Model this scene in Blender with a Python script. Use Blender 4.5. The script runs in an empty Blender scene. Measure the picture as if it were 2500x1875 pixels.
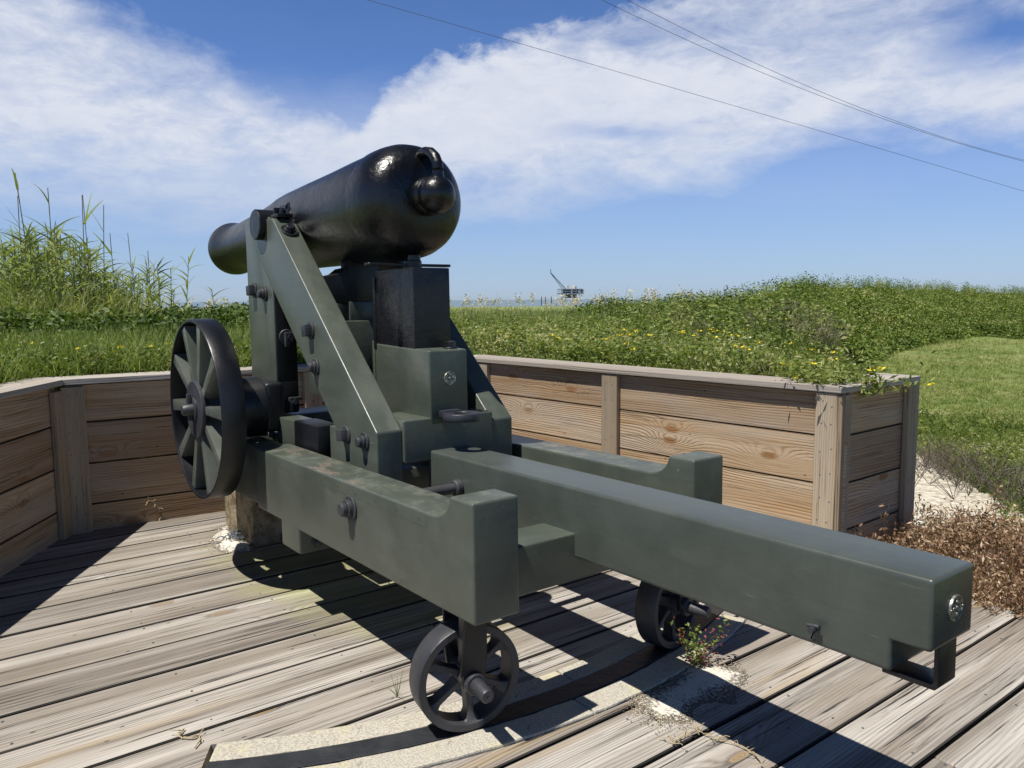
import bpy, bmesh, math, random
import numpy as np
from mathutils import Vector, Matrix
R = math.radians
random.seed(7); rng = np.random.default_rng(11)
scene = bpy.context.scene
COL = scene.collection

# ------------------------------------------------------------------ camera
cam_d = bpy.data.cameras.new("camera"); cam = bpy.data.objects.new("camera", cam_d); COL.objects.link(cam)
cam_d.sensor_width = 36.0; cam_d.lens = 1925.06 / 2500 * 36.0
cam_d.clip_start = 0.05; cam_d.clip_end = 40000
CR = Vector((0.99997012, -0.00082067, -0.0076868)); CU = Vector((0.00773049, 0.10615720, 0.99431931)); CF = Vector((0.0, 0.99434902, -0.10616037))
EYE = 1.55
m = Matrix((CR, CU, -CF)).transposed().to_4x4(); m.translation = Vector((0, 0, EYE)); cam.matrix_world = m
scene.camera = cam

# ------------------------------------------------------------------ light
YAW, SLOPE = -0.92159302, 0.01176946
A = Vector((math.cos(YAW) * math.cos(SLOPE), math.sin(YAW) * math.cos(SLOPE), math.sin(SLOPE)))
S = Vector((-math.sin(YAW), math.cos(YAW), 0)); N = A.cross(S)
O = Vector((1.10991, 1.91909, 0.86393))
sun_dir = (0.45 * S - 0.03 * A - N).normalized()
sd_ = bpy.data.lights.new("sun", 'SUN'); sun = bpy.data.objects.new("sun", sd_); COL.objects.link(sun)
sd_.energy = 5.0; sd_.angle = R(0.53); sd_.color = (1.0, 0.955, 0.88)
sun.rotation_euler = sun_dir.to_track_quat('-Z', 'Y').to_euler()
sun.location = (-8, -6, 18)
SUN_EL = math.asin(-sun_dir.z); SUN_AZ = math.atan2(-sun_dir.x, -sun_dir.y)
scene.view_settings.view_transform = 'Standard'; scene.view_settings.look = 'None'
scene.view_settings.exposure = 0.22; scene.view_settings.gamma = 1.0
scene.render.engine = 'CYCLES'
scene.cycles.max_bounces = 6; scene.cycles.diffuse_bounces = 3; scene.cycles.transparent_max_bounces = 6

# ------------------------------------------------------------------ node helpers
class NT:
    def __init__(s, tree): s.t = tree; s.n = tree.nodes; s.l = tree.links
    def node(s, typ, **kw):
        n = s.n.new(typ)
        for k, v in kw.items(): setattr(n, k, v)
        return n
    def put(s, sock, v):
        if v is None: return
        if isinstance(v, bpy.types.NodeSocket): s.l.new(v, sock)
        else:
            if hasattr(sock, 'default_value') and not isinstance(v, (int, float)) and len(v) == 3 and len(sock.default_value) == 4: v = (*v, 1)
            sock.default_value = v
    def math(s, op, a, b=None, c=None, clamp=False):
        n = s.node('ShaderNodeMath', operation=op, use_clamp=clamp)
        s.put(n.inputs[0], a); s.put(n.inputs[1], b); s.put(n.inputs[2], c); return n.outputs[0]
    def vmath(s, op, a, b=None):
        n = s.node('ShaderNodeVectorMath', operation=op); s.put(n.inputs[0], a)
        if b is not None: s.put(n.inputs[1], b)
        return n.outputs[0]
    def mix(s, f, a, b, blend='MIX'):
        n = s.node('ShaderNodeMix', data_type='RGBA', blend_type=blend)
        s.put(n.inputs[0], f); s.put(n.inputs[6], a); s.put(n.inputs[7], b); return n.outputs[2]
    def sstep(s, x, lo, hi, a=0.0, b=1.0):
        n = s.node('ShaderNodeMapRange', interpolation_type='SMOOTHSTEP')
        for i, v in enumerate((x, lo, hi, a, b)): s.put(n.inputs[i], v)
        return n.outputs[0]
    def lin(s, x, lo, hi, a=0.0, b=1.0):
        n = s.node('ShaderNodeMapRange')
        for i, v in enumerate((x, lo, hi, a, b)): s.put(n.inputs[i], v)
        return n.outputs[0]
    def noise(s, vec, scale, detail=4, rough=0.55, dist=0.0):
        n = s.node('ShaderNodeTexNoise'); s.put(n.inputs['Vector'], vec)
        n.inputs['Scale'].default_value = scale; n.inputs['Detail'].default_value = detail
        n.inputs['Roughness'].default_value = rough; n.inputs['Distortion'].default_value = dist
        return n.outputs[0]
    def scalev(s, vec, sc): return s.vmath('MULTIPLY', vec, tuple(sc))
    def addv(s, vec, sc): return s.vmath('ADD', vec, sc if isinstance(sc, bpy.types.NodeSocket) else tuple(sc))
    def sep(s, vec):
        n = s.node('ShaderNodeSeparateXYZ'); s.put(n.inputs[0], vec); return n.outputs
    def comb(s, x, y, z):
        n = s.node('ShaderNodeCombineXYZ')
        for i, v in enumerate((x, y, z)): s.put(n.inputs[i], v)
        return n.outputs[0]
    def ramp(s, f, stops, interp='LINEAR'):
        n = s.node('ShaderNodeValToRGB'); s.put(n.inputs[0], f); cr = n.color_ramp; cr.interpolation = interp
        while len(cr.elements) < len(stops): cr.elements.new(0.5)
        for e, (p, c) in zip(cr.elements, stops): e.position = p; e.color = (*c, 1) if len(c) == 3 else c
        return n.outputs[0]
    def curve(s, x, pts, lo, hi):
        # piecewise function of x in [lo,hi] -> y in the pts' own units, done with a float curve normalised to 0..1
        ys = [p[1] for p in pts]; y0, y1 = min(ys) - 1e-3, max(ys) + 1e-3
        n = s.node('ShaderNodeFloatCurve'); cv = n.mapping.curves[0]
        P = [((px - lo) / (hi - lo), (py - y0) / (y1 - y0)) for px, py in pts]
        cv.points[0].location = P[0]; cv.points[1].location = P[-1]
        for q in P[1:-1]: cv.points.new(*q)
        n.mapping.update()
        s.put(n.inputs[1], s.lin(x, lo, hi)); return s.lin(n.outputs[0], 0, 1, y0, y1)

def new_mat(name):
    mt = bpy.data.materials.new(name); mt.use_nodes = True; nt = NT(mt.node_tree)
    b = nt.n['Principled BSDF']; return mt, nt, b

# ------------------------------------------------------------------ sky: Nishita plus procedural clouds by azimuth and elevation
world = bpy.data.worlds.new("World"); scene.world = world; world.use_nodes = True
w = NT(world.node_tree); bg = w.n['Background']
sky = w.node('ShaderNodeTexSky', sky_type='NISHITA'); sky.sun_disc = False
sky.sun_elevation = SUN_EL; sky.sun_rotation = SUN_AZ; sky.air_density = 1.0; sky.dust_density = 0.25; sky.ozone_density = 3.0; sky.altitude = 0
tc = w.node('ShaderNodeTexCoord').outputs['Generated']
x, y, z = w.sep(tc)
az = w.math('MULTIPLY', w.math('ARCTAN2', x, y), 180 / math.pi)
el = w.math('MULTIPLY', w.math('ARCSINE', z), 180 / math.pi)
ae = w.comb(az, el, 0.0)
big = w.noise(w.scalev(ae, (0.05, 0.11, 1)), 1.0, 6, 0.6)
str_ = w.noise(w.addv(w.scalev(ae, (0.075, 0.22, 1)), (3.1, 7.7, 0)), 1.0, 8, 0.60, 0.5)
fine = w.noise(w.addv(w.scalev(ae, (0.26, 0.60, 1)), (9.1, 1.7, 0)), 1.0, 11, 0.68, 0.35)
puff = w.noise(w.addv(w.scalev(ae, (0.42, 0.60, 1)), (1.1, 5.7, 0)), 1.0, 6, 0.62, 0.3)
# upper edge of the two cloud banks; the blue wedge stands between them
top = w.curve(az, [(-60, 30), (-34, 27), (-28, 19.5), (-25.7, 18.2), (-22.6, 17.3), (-19.3, 15.9), (-15.8, 14.3), (-12.8, 13.2), (-10.6, 12.7), (-9.7, 13.4), (-7.1, 15.5), (-4.5, 16.7), (-1.3, 17.5), (3.2, 18.5), (8, 19.1), (13, 20.0), (20, 21), (26, 20), (33, 17.5), (60, 17)], -60, 60)
bot = w.curve(az, [(-60, 3), (-33, 4.0), (-22, 3.8), (-13, 3.4), (-5, 3.8), (0, 4.6), (5, 5.6), (12, 6.8), (19, 9.0), (25, 10.2), (33, 9.4), (60, 9)], -60, 60)
soft_top = w.lin(az, -14, -8, 2.6, 0.9)
el_n = w.math('ADD', el, w.math('MULTIPLY', w.math('SUBTRACT', puff, 0.5), 3.4))
el_n = w.math('ADD', el_n, w.math('MULTIPLY', w.math('SUBTRACT', str_, 0.5), 3.2))
d_top = w.sstep(w.math('DIVIDE', w.math('SUBTRACT', top, el_n), soft_top), -0.35, 1.3)
el_b = w.math('ADD', el, w.math('MULTIPLY', w.math('SUBTRACT', str_, 0.5), 5.0))
d_bot = w.sstep(w.math('SUBTRACT', el_b, bot), -2.6, 2.6)
dens = w.math('MULTIPLY', d_top, d_bot)
# body of the cloud: thicker bright core near the middle band, thin veils elsewhere
core_el = w.curve(az, [(-60, 13), (-33, 12), (-20, 11.5), (-10, 10.5), (-4, 11.8), (3, 12.5), (12, 12.8), (22, 13), (33, 12.2), (60, 12)], -60, 60)
dc = w.math('DIVIDE', w.math('SUBTRACT', el, core_el), 3.6)
core = w.math('POWER', 2.718, w.math('MULTIPLY', w.math('MULTIPLY', dc, dc), -1.0))
dc2 = w.math('DIVIDE', w.math('SUBTRACT', az, -3.0), 9.0)
core2 = w.math('MULTIPLY', core, w.math('POWER', 2.718, w.math('MULTIPLY', w.math('MULTIPLY', dc2, dc2), -1.0)))
body = w.math('ADD', 0.66, w.math('MULTIPLY', core, 0.34))
body = w.math('ADD', body, w.math('MULTIPLY', core2, 0.25))
body = w.math('ADD', body, w.math('MULTIPLY', w.math('SUBTRACT', big, 0.5), 1.1))
body = w.math('ADD', body, w.math('MULTIPLY', w.math('SUBTRACT', str_, 0.5), 1.15))
body = w.math('ADD', body, w.math('MULTIPLY', w.math('SUBTRACT', fine, 0.5), 0.95))
dens = w.math('MULTIPLY', dens, w.math('MINIMUM', w.math('MAXIMUM', body, 0.0), 0.97))
# blue gap high on the right, small streak clouds low down
def blob(cx, cy, rx, ry, k=1.0):
    bx = w.math('DIVIDE', w.math('SUBTRACT', az, cx), rx); by = w.math('DIVIDE', w.math('SUBTRACT', el_b, cy), ry)
    q = w.math('ADD', w.math('MULTIPLY', bx, bx), w.math('MULTIPLY', by, by))
    return w.math('MULTIPLY', w.math('POWER', 2.718, w.math('MULTIPLY', q, -1.0)), k)
dens = w.math('MULTIPLY', dens, w.math('SUBTRACT', 1.0, blob(31.5, 15.2, 4.5, 1.6, 0.95), clamp=True))
dens = w.math('MULTIPLY', dens, w.math('SUBTRACT', 1.0, blob(8, 11.2, 5.0, 0.7, 0.45), clamp=True))
small = w.math('MULTIPLY', w.sstep(w.noise(w.addv(w.scalev(ae, (0.35, 2.4, 1)), (4, 2, 0)), 1.0, 5, 0.6), 0.60, 0.72), w.math('ADD', blob(24, 5.0, 9, 1.5, 0.5), blob(3, 4.0, 6, 1.0, 0.4)))
veil = w.math('MULTIPLY', w.sstep(el, 0.0, 16.0, 0.50, 0.06), w.math('ADD', 0.6, w.math('MULTIPLY', big, 0.8)))
left_veil = w.math('MULTIPLY', blob(-17, 7.8, 23, 5.0, 0.80), w.math('ADD', 0.55, w.math('MULTIPLY', big, 0.9)))
dens = w.math('MAXIMUM', w.math('MAXIMUM', dens, small), w.math('MAXIMUM', veil, left_veil))
dens = w.math('MULTIPLY', dens, w.sstep(el, -0.5, 0.5))
dens = w.math('MULTIPLY', dens, w.math('MULTIPLY', w.sstep(w.math('ABSOLUTE', az), 80, 55), w.sstep(el, 40, 24)))
# grade of the clear air: a deeper blue aloft, pale blue at the horizon; unseen top dimmed to cut fill light
tint = w.ramp(w.lin(el, 0, 40), [(0.0, (0.74, 0.97, 1.42)), (0.10, (0.76, 0.99, 1.46)), (0.28, (0.62, 0.92, 1.46)), (0.50, (0.46, 0.80, 1.30)), (0.75, (0.26, 0.40, 0.60)), (1.0, (0.15, 0.23, 0.36))])
clear = w.mix(1.0, sky.outputs[0], tint, 'MULTIPLY')
cl_col = w.mix(w.math('MULTIPLY', fine, 1.0), (6.6, 7.4, 9.2), (10.2, 10.4, 10.9))
cl_col = w.mix(w.sstep(el, 4, 12), (5.2, 6.6, 9.2), cl_col)
outc = w.mix(dens, clear, cl_col)
w.l.new(outc, bg.inputs[0]); bg.inputs[1].default_value = 0.072

# ------------------------------------------------------------------ materials
def bump(nt, b, h, strength=0.3, dist=0.01, prev=None):
    n = nt.node('ShaderNodeBump'); n.inputs['Strength'].default_value = strength; n.inputs['Distance'].default_value = dist
    nt.put(n.inputs['Height'], h)
    if prev is not None: nt.l.new(prev, n.inputs['Normal'])
    nt.l.new(n.outputs[0], b.inputs['Normal']); return n.outputs[0]

def paint_mat(name, c0, c1, rough=0.42, streak=True, droppings=0.0, rust=0.0, bumpk=0.25, coarse=False):
    mt, nt, b = new_mat(name)
    oc = nt.node('ShaderNodeTexCoord').outputs['Object']
    n1 = nt.noise(oc, 3.2, 6, 0.62, 0.4); n2 = nt.noise(nt.scalev(oc, (3, 30, 30)), 1.0, 5, 0.6); n3 = nt.noise(oc, 60, 4, 0.6)
    col = nt.mix(nt.sstep(n1, 0.3, 0.7), c0, c1)
    fade = tuple(min(1, c * 1.9 + (0.02 if c1[0] > 0.04 else 0.003)) for c in c1)
    scr = nt.math('MULTIPLY', nt.sstep(nt.noise(nt.scalev(oc, (9, 75, 75)), 1.0, 8, 0.75), 0.60, 0.76), 0.55)
    col = nt.mix(scr, col, fade)
    col = nt.mix(nt.math('MULTIPLY', nt.sstep(nt.noise(nt.scalev(oc, (1.4, 4, 4)), 1.0, 7, 0.68), 0.52, 0.70), 0.20), col, fade)
    if rust:
        rs = nt.sstep(nt.noise(nt.scalev(oc, (3.5, 9, 9)), 1.0, 8, 0.70), 0.52, 0.60)
        g = nt.node('ShaderNodeNewGeometry').outputs['Normal']; up = nt.sstep(nt.sep(g)[2], 0.8, 0.95)
        xx = nt.sep(oc)[0]
        zone = nt.math('MULTIPLY', nt.sstep(xx, RUST0, RUST0 + 0.25), nt.sstep(xx, RUST1 - 0.3, RUST1, 1.0, 0.0))
        col = nt.mix(nt.math('MULTIPLY', nt.math('MULTIPLY', rs, zone), nt.math('MULTIPLY', up, rust)), col, (0.21, 0.165, 0.13))
        dust = nt.math('MULTIPLY', nt.math('MULTIPLY', nt.sstep(nt.noise(oc, 11, 8, 0.75), 0.45, 0.68), up), 0.6)
        col = nt.mix(dust, col, (0.20, 0.21, 0.17))
    if droppings:
        v = nt.node('ShaderNodeTexVoronoi'); nt.put(v.inputs['Vector'], nt.addv(nt.scalev(oc, (1, 1, 1)), (0.3, 0.1, 0.7))); v.inputs['Scale'].default_value = 17
        dd = nt.math('SUBTRACT', v.outputs['Distance'], nt.math('MULTIPLY', nt.math('SUBTRACT', n3, 0.5), 0.25))
        sp = nt.math('MULTIPLY', nt.sstep(dd, 0.07, 0.05), nt.sstep(nt.sep(v.outputs['Color'])[0], 0.90, 0.93))
        col = nt.mix(nt.math('MULTIPLY', sp, droppings), col, (0.55, 0.55, 0.5))
    nt.put(b.inputs['Base Color'], col)
    nt.put(b.inputs['Roughness'], nt.math('ADD', rough, nt.math('MULTIPLY', nt.math('SUBTRACT', n1, 0.5), 0.35)))
    b.inputs['Specular IOR Level'].default_value = 0.5
    h = nt.math('ADD', nt.math('MULTIPLY', n2, 0.6), nt.math('MULTIPLY', n3, 0.25))
    if coarse: h = nt.math('ADD', nt.noise(oc, 26, 5, 0.6, 0.6), nt.math('MULTIPLY', nt.noise(nt.scalev(oc, (6, 30, 30)), 1.0, 5, 0.6), 0.6))
    bump(nt, b, h, bumpk, 0.006)
    return mt
RUST0, RUST1 = -3.1, -1.4
M = {}
BASE_CH = -2.4
RUST0, RUST1 = -3.2 - BASE_CH, -1.75 - BASE_CH
M['rail'] = paint_mat('rail_green', (0.066, 0.078, 0.062), (0.094, 0.106, 0.084), 0.38, rust=0.8, droppings=0.5)
M['green'] = paint_mat('carriage_green', (0.064, 0.077, 0.061), (0.092, 0.104, 0.083), 0.34, droppings=0.7)
M['tongue'] = paint_mat('tongue_green', (0.056, 0.067, 0.057), (0.078, 0.090, 0.077), 0.33)
M['black'] = paint_mat('black_iron', (0.005, 0.006, 0.008), (0.011, 0.012, 0.015), 0.40, bumpk=0.3)
M['barrel'] = paint_mat('barrel_black', (0.0035, 0.004, 0.006), (0.007, 0.008, 0.010), 0.33, bumpk=0.5, coarse=True)
M['breech'] = paint_mat('breech_gloss_black', (0.003, 0.0035, 0.005), (0.006, 0.007, 0.009), 0.29, bumpk=0.55, coarse=True)
M['post'] = paint_mat('worn_black_wood', (0.005, 0.0055, 0.008), (0.018, 0.018, 0.020), 0.36, bumpk=0.8, coarse=True)
M['iron'] = paint_mat('grey_iron', (0.028, 0.030, 0.036), (0.052, 0.053, 0.058), 0.48, bumpk=0.45, coarse=True)
M['track'] = paint_mat('track_iron', (0.020, 0.022, 0.026), (0.040, 0.042, 0.046), 0.5, bumpk=0.6, coarse=True)

def metal_disc():
    mt, nt, b = new_mat('medallion_pewter'); oc = nt.node('ShaderNodeTexCoord').outputs['Object']
    nt.put(b.inputs['Base Color'], nt.mix(nt.sstep(nt.noise(oc, 90, 4), 0.4, 0.65), (0.16, 0.16, 0.14), (0.5, 0.49, 0.44)))
    b.inputs['Metallic'].default_value = 0.75; b.inputs['Roughness'].default_value = 0.42; return mt
M['pewter'] = metal_disc()
M['spokep'] = paint_mat('spoke_green_sunlit', (0.085, 0.095, 0.080), (0.120, 0.130, 0.112), 0.22)  # carriage green made lighter, painting in the sunlit spoke sides

def wood_mat(name, lights, dark, warm, ring_k, ring_amp, crack, knot_col, knot_scale=(1.0, 3.3), grey=0.5, green=0.0, kthr=0.72, ringc=0.5, band=0.0, stain=0.0):
    """grain runs along u (metres); the uv map carries a random offset per board, uv map 'rnd' a random number per board"""
    mt, nt, b = new_mat(name)
    uv = nt.node('ShaderNodeUVMap', uv_map='grain').outputs[0]; rs_ = nt.sep(nt.node('ShaderNodeUVMap', uv_map='rnd').outputs[0]); rn = rs_[0]
    u, v, _ = nt.sep(uv)
    low = nt.noise(nt.scalev(uv, (0.45, 3.2, 1)), 1.0, 2, 0.45)
    kuv = nt.scalev(uv, (knot_scale[0], knot_scale[1], 1))
    kv = nt.addv(kuv, nt.comb(0.0, nt.math('MULTIPLY', nt.math('SUBTRACT', low, 0.5), 0.25), 0.0))
    vo = nt.node('ShaderNodeTexVoronoi'); nt.put(vo.inputs['Vector'], kv); vo.inputs['Scale'].default_value = 1.0; vo.voronoi_dimensions = '2D'
    kd = vo.outputs['Distance']; kc = nt.sep(vo.outputs['Color'])[0]
    has = nt.sstep(kc, kthr, kthr + 0.02)
    kn = nt.noise(nt.scalev(uv, (30, 60, 1)), 1.0, 3)
    kd2 = nt.math('ADD', kd, nt.math('MULTIPLY', nt.math('SUBTRACT', kn, 0.5), 0.035))
    bulge = nt.math('MULTIPLY', nt.math('POWER', 2.718, nt.math('MULTIPLY', nt.math('MULTIPLY', kd, kd), -26.0)), has)
    fine = nt.noise(nt.scalev(uv, (2.2, 26, 1)), 1.0, 5, 0.6)
    ph = nt.math('ADD', nt.math('MULTIPLY', v, ring_k), nt.math('MULTIPLY', low, ring_amp))
    ph = nt.math('ADD', ph, nt.math('MULTIPLY', bulge, 34.0)); ph = nt.math('ADD', ph, nt.math('MULTIPLY', fine, 4.5))
    ring = nt.math('MULTIPLY', nt.math('ADD', nt.math('SINE', ph), 1.0), 0.5)
    ring = nt.math('POWER', ring, 2.2); ring = nt.math('MULTIPLY', ring, nt.sstep(nt.noise(nt.addv(nt.scalev(uv, (0.8, 6, 1)), (7, 1, 0)), 1.0, 3), 0.30, 0.62))
    fib = nt.noise(nt.scalev(uv, (4, 220, 1)), 1.0, 3, 0.6)
    tone = nt.noise(nt.addv(nt.scalev(uv, (0.35, 5.0, 1)), (5, 3, 0)), 1.0, 4, 0.55)
    base = nt.mix(nt.sstep(tone, 0.35, 0.66), lights[0], lights[1])
    base = nt.mix(nt.lin(rn, 0, 1, 0.0, grey), base, lights[2])
    wm = nt.math('MULTIPLY', nt.sstep(nt.noise(nt.addv(nt.scalev(uv, (0.4, 8.0, 1)), (1.7, 8.3, 0)), 1.0, 4, 0.5), 0.56, 0.70), nt.sstep(nt.noise(nt.scalev(uv, (0.5, 1.2, 1)), 1.0, 2), 0.45, 0.6))
    base = nt.mix(nt.math('MULTIPLY', wm, 0.75), base, warm)
    dkb = nt.math('MULTIPLY', nt.sstep(nt.math('FRACT', nt.math('MULTIPLY', rn, 7.31)), 0.70, 0.76), 0.62)
    base = nt.mix(dkb, base, nt.mix(0.35, dark, base))
    col = nt.mix(nt.math('MULTIPLY', ring, ringc), base, dark)
    col = nt.mix(nt.math('MULTIPLY', nt.sstep(fib, 0.35, 0.75), 0.32), col, dark)
    bd = nt.noise(nt.addv(nt.scalev(uv, (0.55, 17, 1)), (8, 4, 0)), 1.0, 6, 0.65)
    col = nt.mix(nt.math('MULTIPLY', nt.sstep(bd, 0.50, 0.68), band), col, dark)
    col = nt.mix(nt.math('MULTIPLY', nt.sstep(bd, 0.46, 0.30), band * 0.55), col, tuple(min(0.9, c * 1.22) for c in lights[1]))
    ck = nt.sstep(nt.noise(nt.addv(nt.scalev(uv, (1.1, 55, 1)), (2, 9, 0)), 1.0, 6, 0.62, 0.2), 0.58, 0.66)
    ck = nt.math('MULTIPLY', ck, crack)
    col = nt.mix(ck, col, tuple(c * 0.22 for c in dark))
    inner = nt.math('MULTIPLY', nt.sstep(kd2, 0.060, 0.042), has); halo = nt.math('MULTIPLY', nt.math('MULTIPLY', nt.sstep(kd2, 0.095, 0.060), has), 0.6)
    kr = nt.math('MULTIPLY', nt.math('ADD', nt.math('SINE', nt.math('MULTIPLY', kd2, 260.0)), 1.0), 0.5)
    col = nt.mix(halo, col, dark)
    col = nt.mix(inner, col, nt.mix(kr, knot_col, tuple(c * 0.72 for c in knot_col)))
    # nail and pit specks
    sp = nt.node('ShaderNodeTexVoronoi'); nt.put(sp.inputs['Vector'], nt.scalev(uv, (5, 14, 1))); sp.inputs['Scale'].default_value = 1.0; sp.voronoi_dimensions = '2D'
    spk = nt.math('MULTIPLY', nt.sstep(sp.outputs['Distance'], 0.06, 0.035), nt.sstep(nt.sep(sp.outputs['Color'])[1], 0.93, 0.95))
    col = nt.mix(nt.math('MULTIPLY', spk, 0.85), col, (0.02, 0.018, 0.015))
    if stain:
        stn = nt.sstep(nt.noise(nt.addv(nt.scalev(uv, (0.9, 3.2, 1)), (11, 6, 0)), 1.0, 5, 0.6), 0.45, 0.66)
        col = nt.mix(nt.math('MULTIPLY', stn, stain), col, nt.mix(0.5, col, (0.36, 0.33, 0.29)))
    if green:
        oc = nt.node('ShaderNodeNewGeometry').outputs['Position']
        ox, oy, _ = nt.sep(oc)
        # algae where the boards stay damp beside the pintle and under the chassis
        dx = nt.math('SUBTRACT', ox, -1.0); dy = nt.math('SUBTRACT', oy, 4.35)
        q = nt.math('ADD', nt.math('MULTIPLY', nt.math('MULTIPLY', dx, dx), 0.9), nt.math('MULTIPLY', nt.math('MULTIPLY', dy, dy), 0.9))
        q = nt.math('ADD', q, nt.math('MULTIPLY', nt.math('MULTIPLY', dx, dy), 1.3))
        g = nt.math('MULTIPLY', nt.sstep(nt.math('ADD', q, nt.noise(oc, 4, 4)), 1.05, 0.35), green)
        col = nt.mix(g, col, nt.mix(0.5, nt.mix(1.0, col, (0.85, 1.0, 0.30), 'MULTIPLY'), (0.40, 0.42, 0.09)))
    col = nt.mix(rs_[1], col, tuple(c * 0.16 for c in dark))         # shade of the gaps painted into the board edges
    nt.put(b.inputs['Base Color'], col); b.inputs['Roughness'].default_value = 0.82; b.inputs['Specular IOR Level'].default_value = 0.25
    h = nt.math('SUBTRACT', nt.math('MULTIPLY', fib, 0.5), nt.math('ADD', nt.math('MULTIPLY', ring, 0.6), nt.math('MULTIPLY', ck, 2.0)))
    bump(nt, b, h, 0.65, 0.004)
    return mt
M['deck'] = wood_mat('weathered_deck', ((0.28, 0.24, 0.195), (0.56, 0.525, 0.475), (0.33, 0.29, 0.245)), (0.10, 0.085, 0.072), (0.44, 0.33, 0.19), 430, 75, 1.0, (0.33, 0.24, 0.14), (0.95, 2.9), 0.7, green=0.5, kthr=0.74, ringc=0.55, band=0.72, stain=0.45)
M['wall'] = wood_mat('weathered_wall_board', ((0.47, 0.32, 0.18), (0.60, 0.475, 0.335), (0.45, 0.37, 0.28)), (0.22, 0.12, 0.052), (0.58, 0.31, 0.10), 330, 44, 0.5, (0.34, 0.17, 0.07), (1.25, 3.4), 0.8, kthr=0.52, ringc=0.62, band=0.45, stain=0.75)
M['postw'] = wood_mat('weathered_post', ((0.40, 0.30, 0.19), (0.54, 0.45, 0.33), (0.38, 0.32, 0.24)), (0.18, 0.135, 0.095), (0.42, 0.29, 0.15), 420, 22, 0.5, (0.30, 0.20, 0.11), (0.5, 3), 0.6, kthr=0.9, ringc=0.45)
M['cap'] = wood_mat('grey_cap_board', ((0.42, 0.38, 0.33), (0.56, 0.53, 0.48), (0.42, 0.40, 0.37)), (0.22, 0.18, 0.145), (0.42, 0.33, 0.24), 360, 40, 0.5, (0.34, 0.27, 0.2), (0.7, 3), 0.5, kthr=0.85, ringc=0.45)

def simple(name, fn, rough=0.9):
    mt, nt, b = new_mat(name); b.inputs['Roughness'].default_value = rough; b.inputs['Specular IOR Level'].default_value = 0.2
    fn(nt, b); return mt
def stone_f(nt, b):
    oc = nt.node('ShaderNodeTexCoord').outputs['Object']
    c = nt.mix(nt.sstep(nt.noise(oc, 130, 5, 0.7), 0.36, 0.62), (0.34, 0.31, 0.25), (0.56, 0.53, 0.45))
    c = nt.mix(nt.math('MULTIPLY', nt.sstep(nt.noise(oc, 7, 4), 0.52, 0.68), 0.4), c, (0.62, 0.56, 0.30))
    c = nt.mix(nt.math('MULTIPLY', nt.sstep(nt.noise(oc, 2.3, 3), 0.60, 0.68), 0.6), c, (0.48, 0.24, 0.09))
    c = nt.mix(nt.math('MULTIPLY', nt.sstep(nt.noise(nt.scalev(oc, (30, 8, 8)), 1, 5, 0.7), 0.60, 0.7), 0.5), c, (0.12, 0.10, 0.08))
    nt.put(b.inputs['Base Color'], c); bump(nt, b, nt.noise(oc, 90, 5, 0.7), 0.7, 0.006)
M['stone'] = simple('pale_sandstone', stone_f)
def conc_f(nt, b):
    oc = nt.node('ShaderNodeTexCoord').outputs['Object']
    c = nt.mix(nt.sstep(nt.noise(oc, 6, 7, 0.7), 0.36, 0.6), (0.13, 0.09, 0.045), (0.36, 0.31, 0.22))
    c = nt.mix(nt.sstep(nt.noise(oc, 30, 5, 0.7), 0.55, 0.7), c, (0.08, 0.065, 0.04))
    nt.put(b.inputs['Base Color'], c); bump(nt, b, nt.noise(oc, 22, 7, 0.7), 0.9, 0.02)
M['concrete'] = simple('stained_concrete', conc_f)
def sandp_f(nt, b):
    oc = nt.node('ShaderNodeTexCoord').outputs['Object']
    at = nt.node('ShaderNodeAttribute', attribute_name='core').outputs['Fac']
    f = nt.math('ADD', nt.noise(oc, 75, 6, 0.8), nt.math('MULTIPLY', nt.math('SUBTRACT', at, 0.5), 0.30))
    c = nt.mix(nt.sstep(f, 0.42, 0.52), (0.16, 0.14, 0.115), (0.70, 0.66, 0.57))
    nt.put(b.inputs['Base Color'], c); bump(nt, b, nt.noise(oc, 70, 5, 0.7), 0.6, 0.01)
M['sandpile'] = simple('white_sand_litter', sandp_f)
def dark_f(nt, b): nt.put(b.inputs['Base Color'], (0.018, 0.015, 0.012))
M['dark'] = simple('soil_and_gap_dark', dark_f)  # trench soil, also the painted shade sheet below the deck gaps
def ground_f(nt, b):
    pos = nt.node('ShaderNodeNewGeometry').outputs['Position']
    g = nt.mix(nt.sstep(nt.noise(pos, 1.3, 6, 0.65), 0.35, 0.65), (0.15, 0.21, 0.06), (0.27, 0.32, 0.11))
    g = nt.mix(nt.math('MULTIPLY', nt.sstep(nt.noise(pos, 9, 6, 0.7), 0.45, 0.7), 0.7), g, (0.09, 0.12, 0.03))
    dry = nt.math('MULTIPLY', nt.sstep(nt.noise(nt.scalev(pos, (0.5, 0.9, 1)), 1.0, 6, 0.7), 0.48, 0.62), 0.7)
    g = nt.mix(dry, g, (0.28, 0.26, 0.12))
    at = nt.node('ShaderNodeAttribute', attribute_name='sand').outputs['Fac']
    edge = nt.math('ADD', at, nt.math('MULTIPLY', nt.math('SUBTRACT', nt.noise(pos, 4.5, 7, 0.7), 0.5), 0.9))
    s = nt.mix(nt.sstep(nt.noise(pos, 22, 6, 0.7), 0.40, 0.62), (0.50, 0.45, 0.35), (0.78, 0.73, 0.62))
    s = nt.mix(nt.sstep(nt.noise(pos, 33, 6, 0.75), 0.66, 0.70), s, (0.13, 0.10, 0.07))
    nt.put(b.inputs['Base Color'], nt.mix(nt.sstep(edge, 0.45, 0.58), g, s))
    bump(nt, b, nt.noise(pos, 14, 7, 0.7), 0.8, 0.05)
M['ground'] = simple('grass_and_sand_ground', ground_f)
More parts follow.
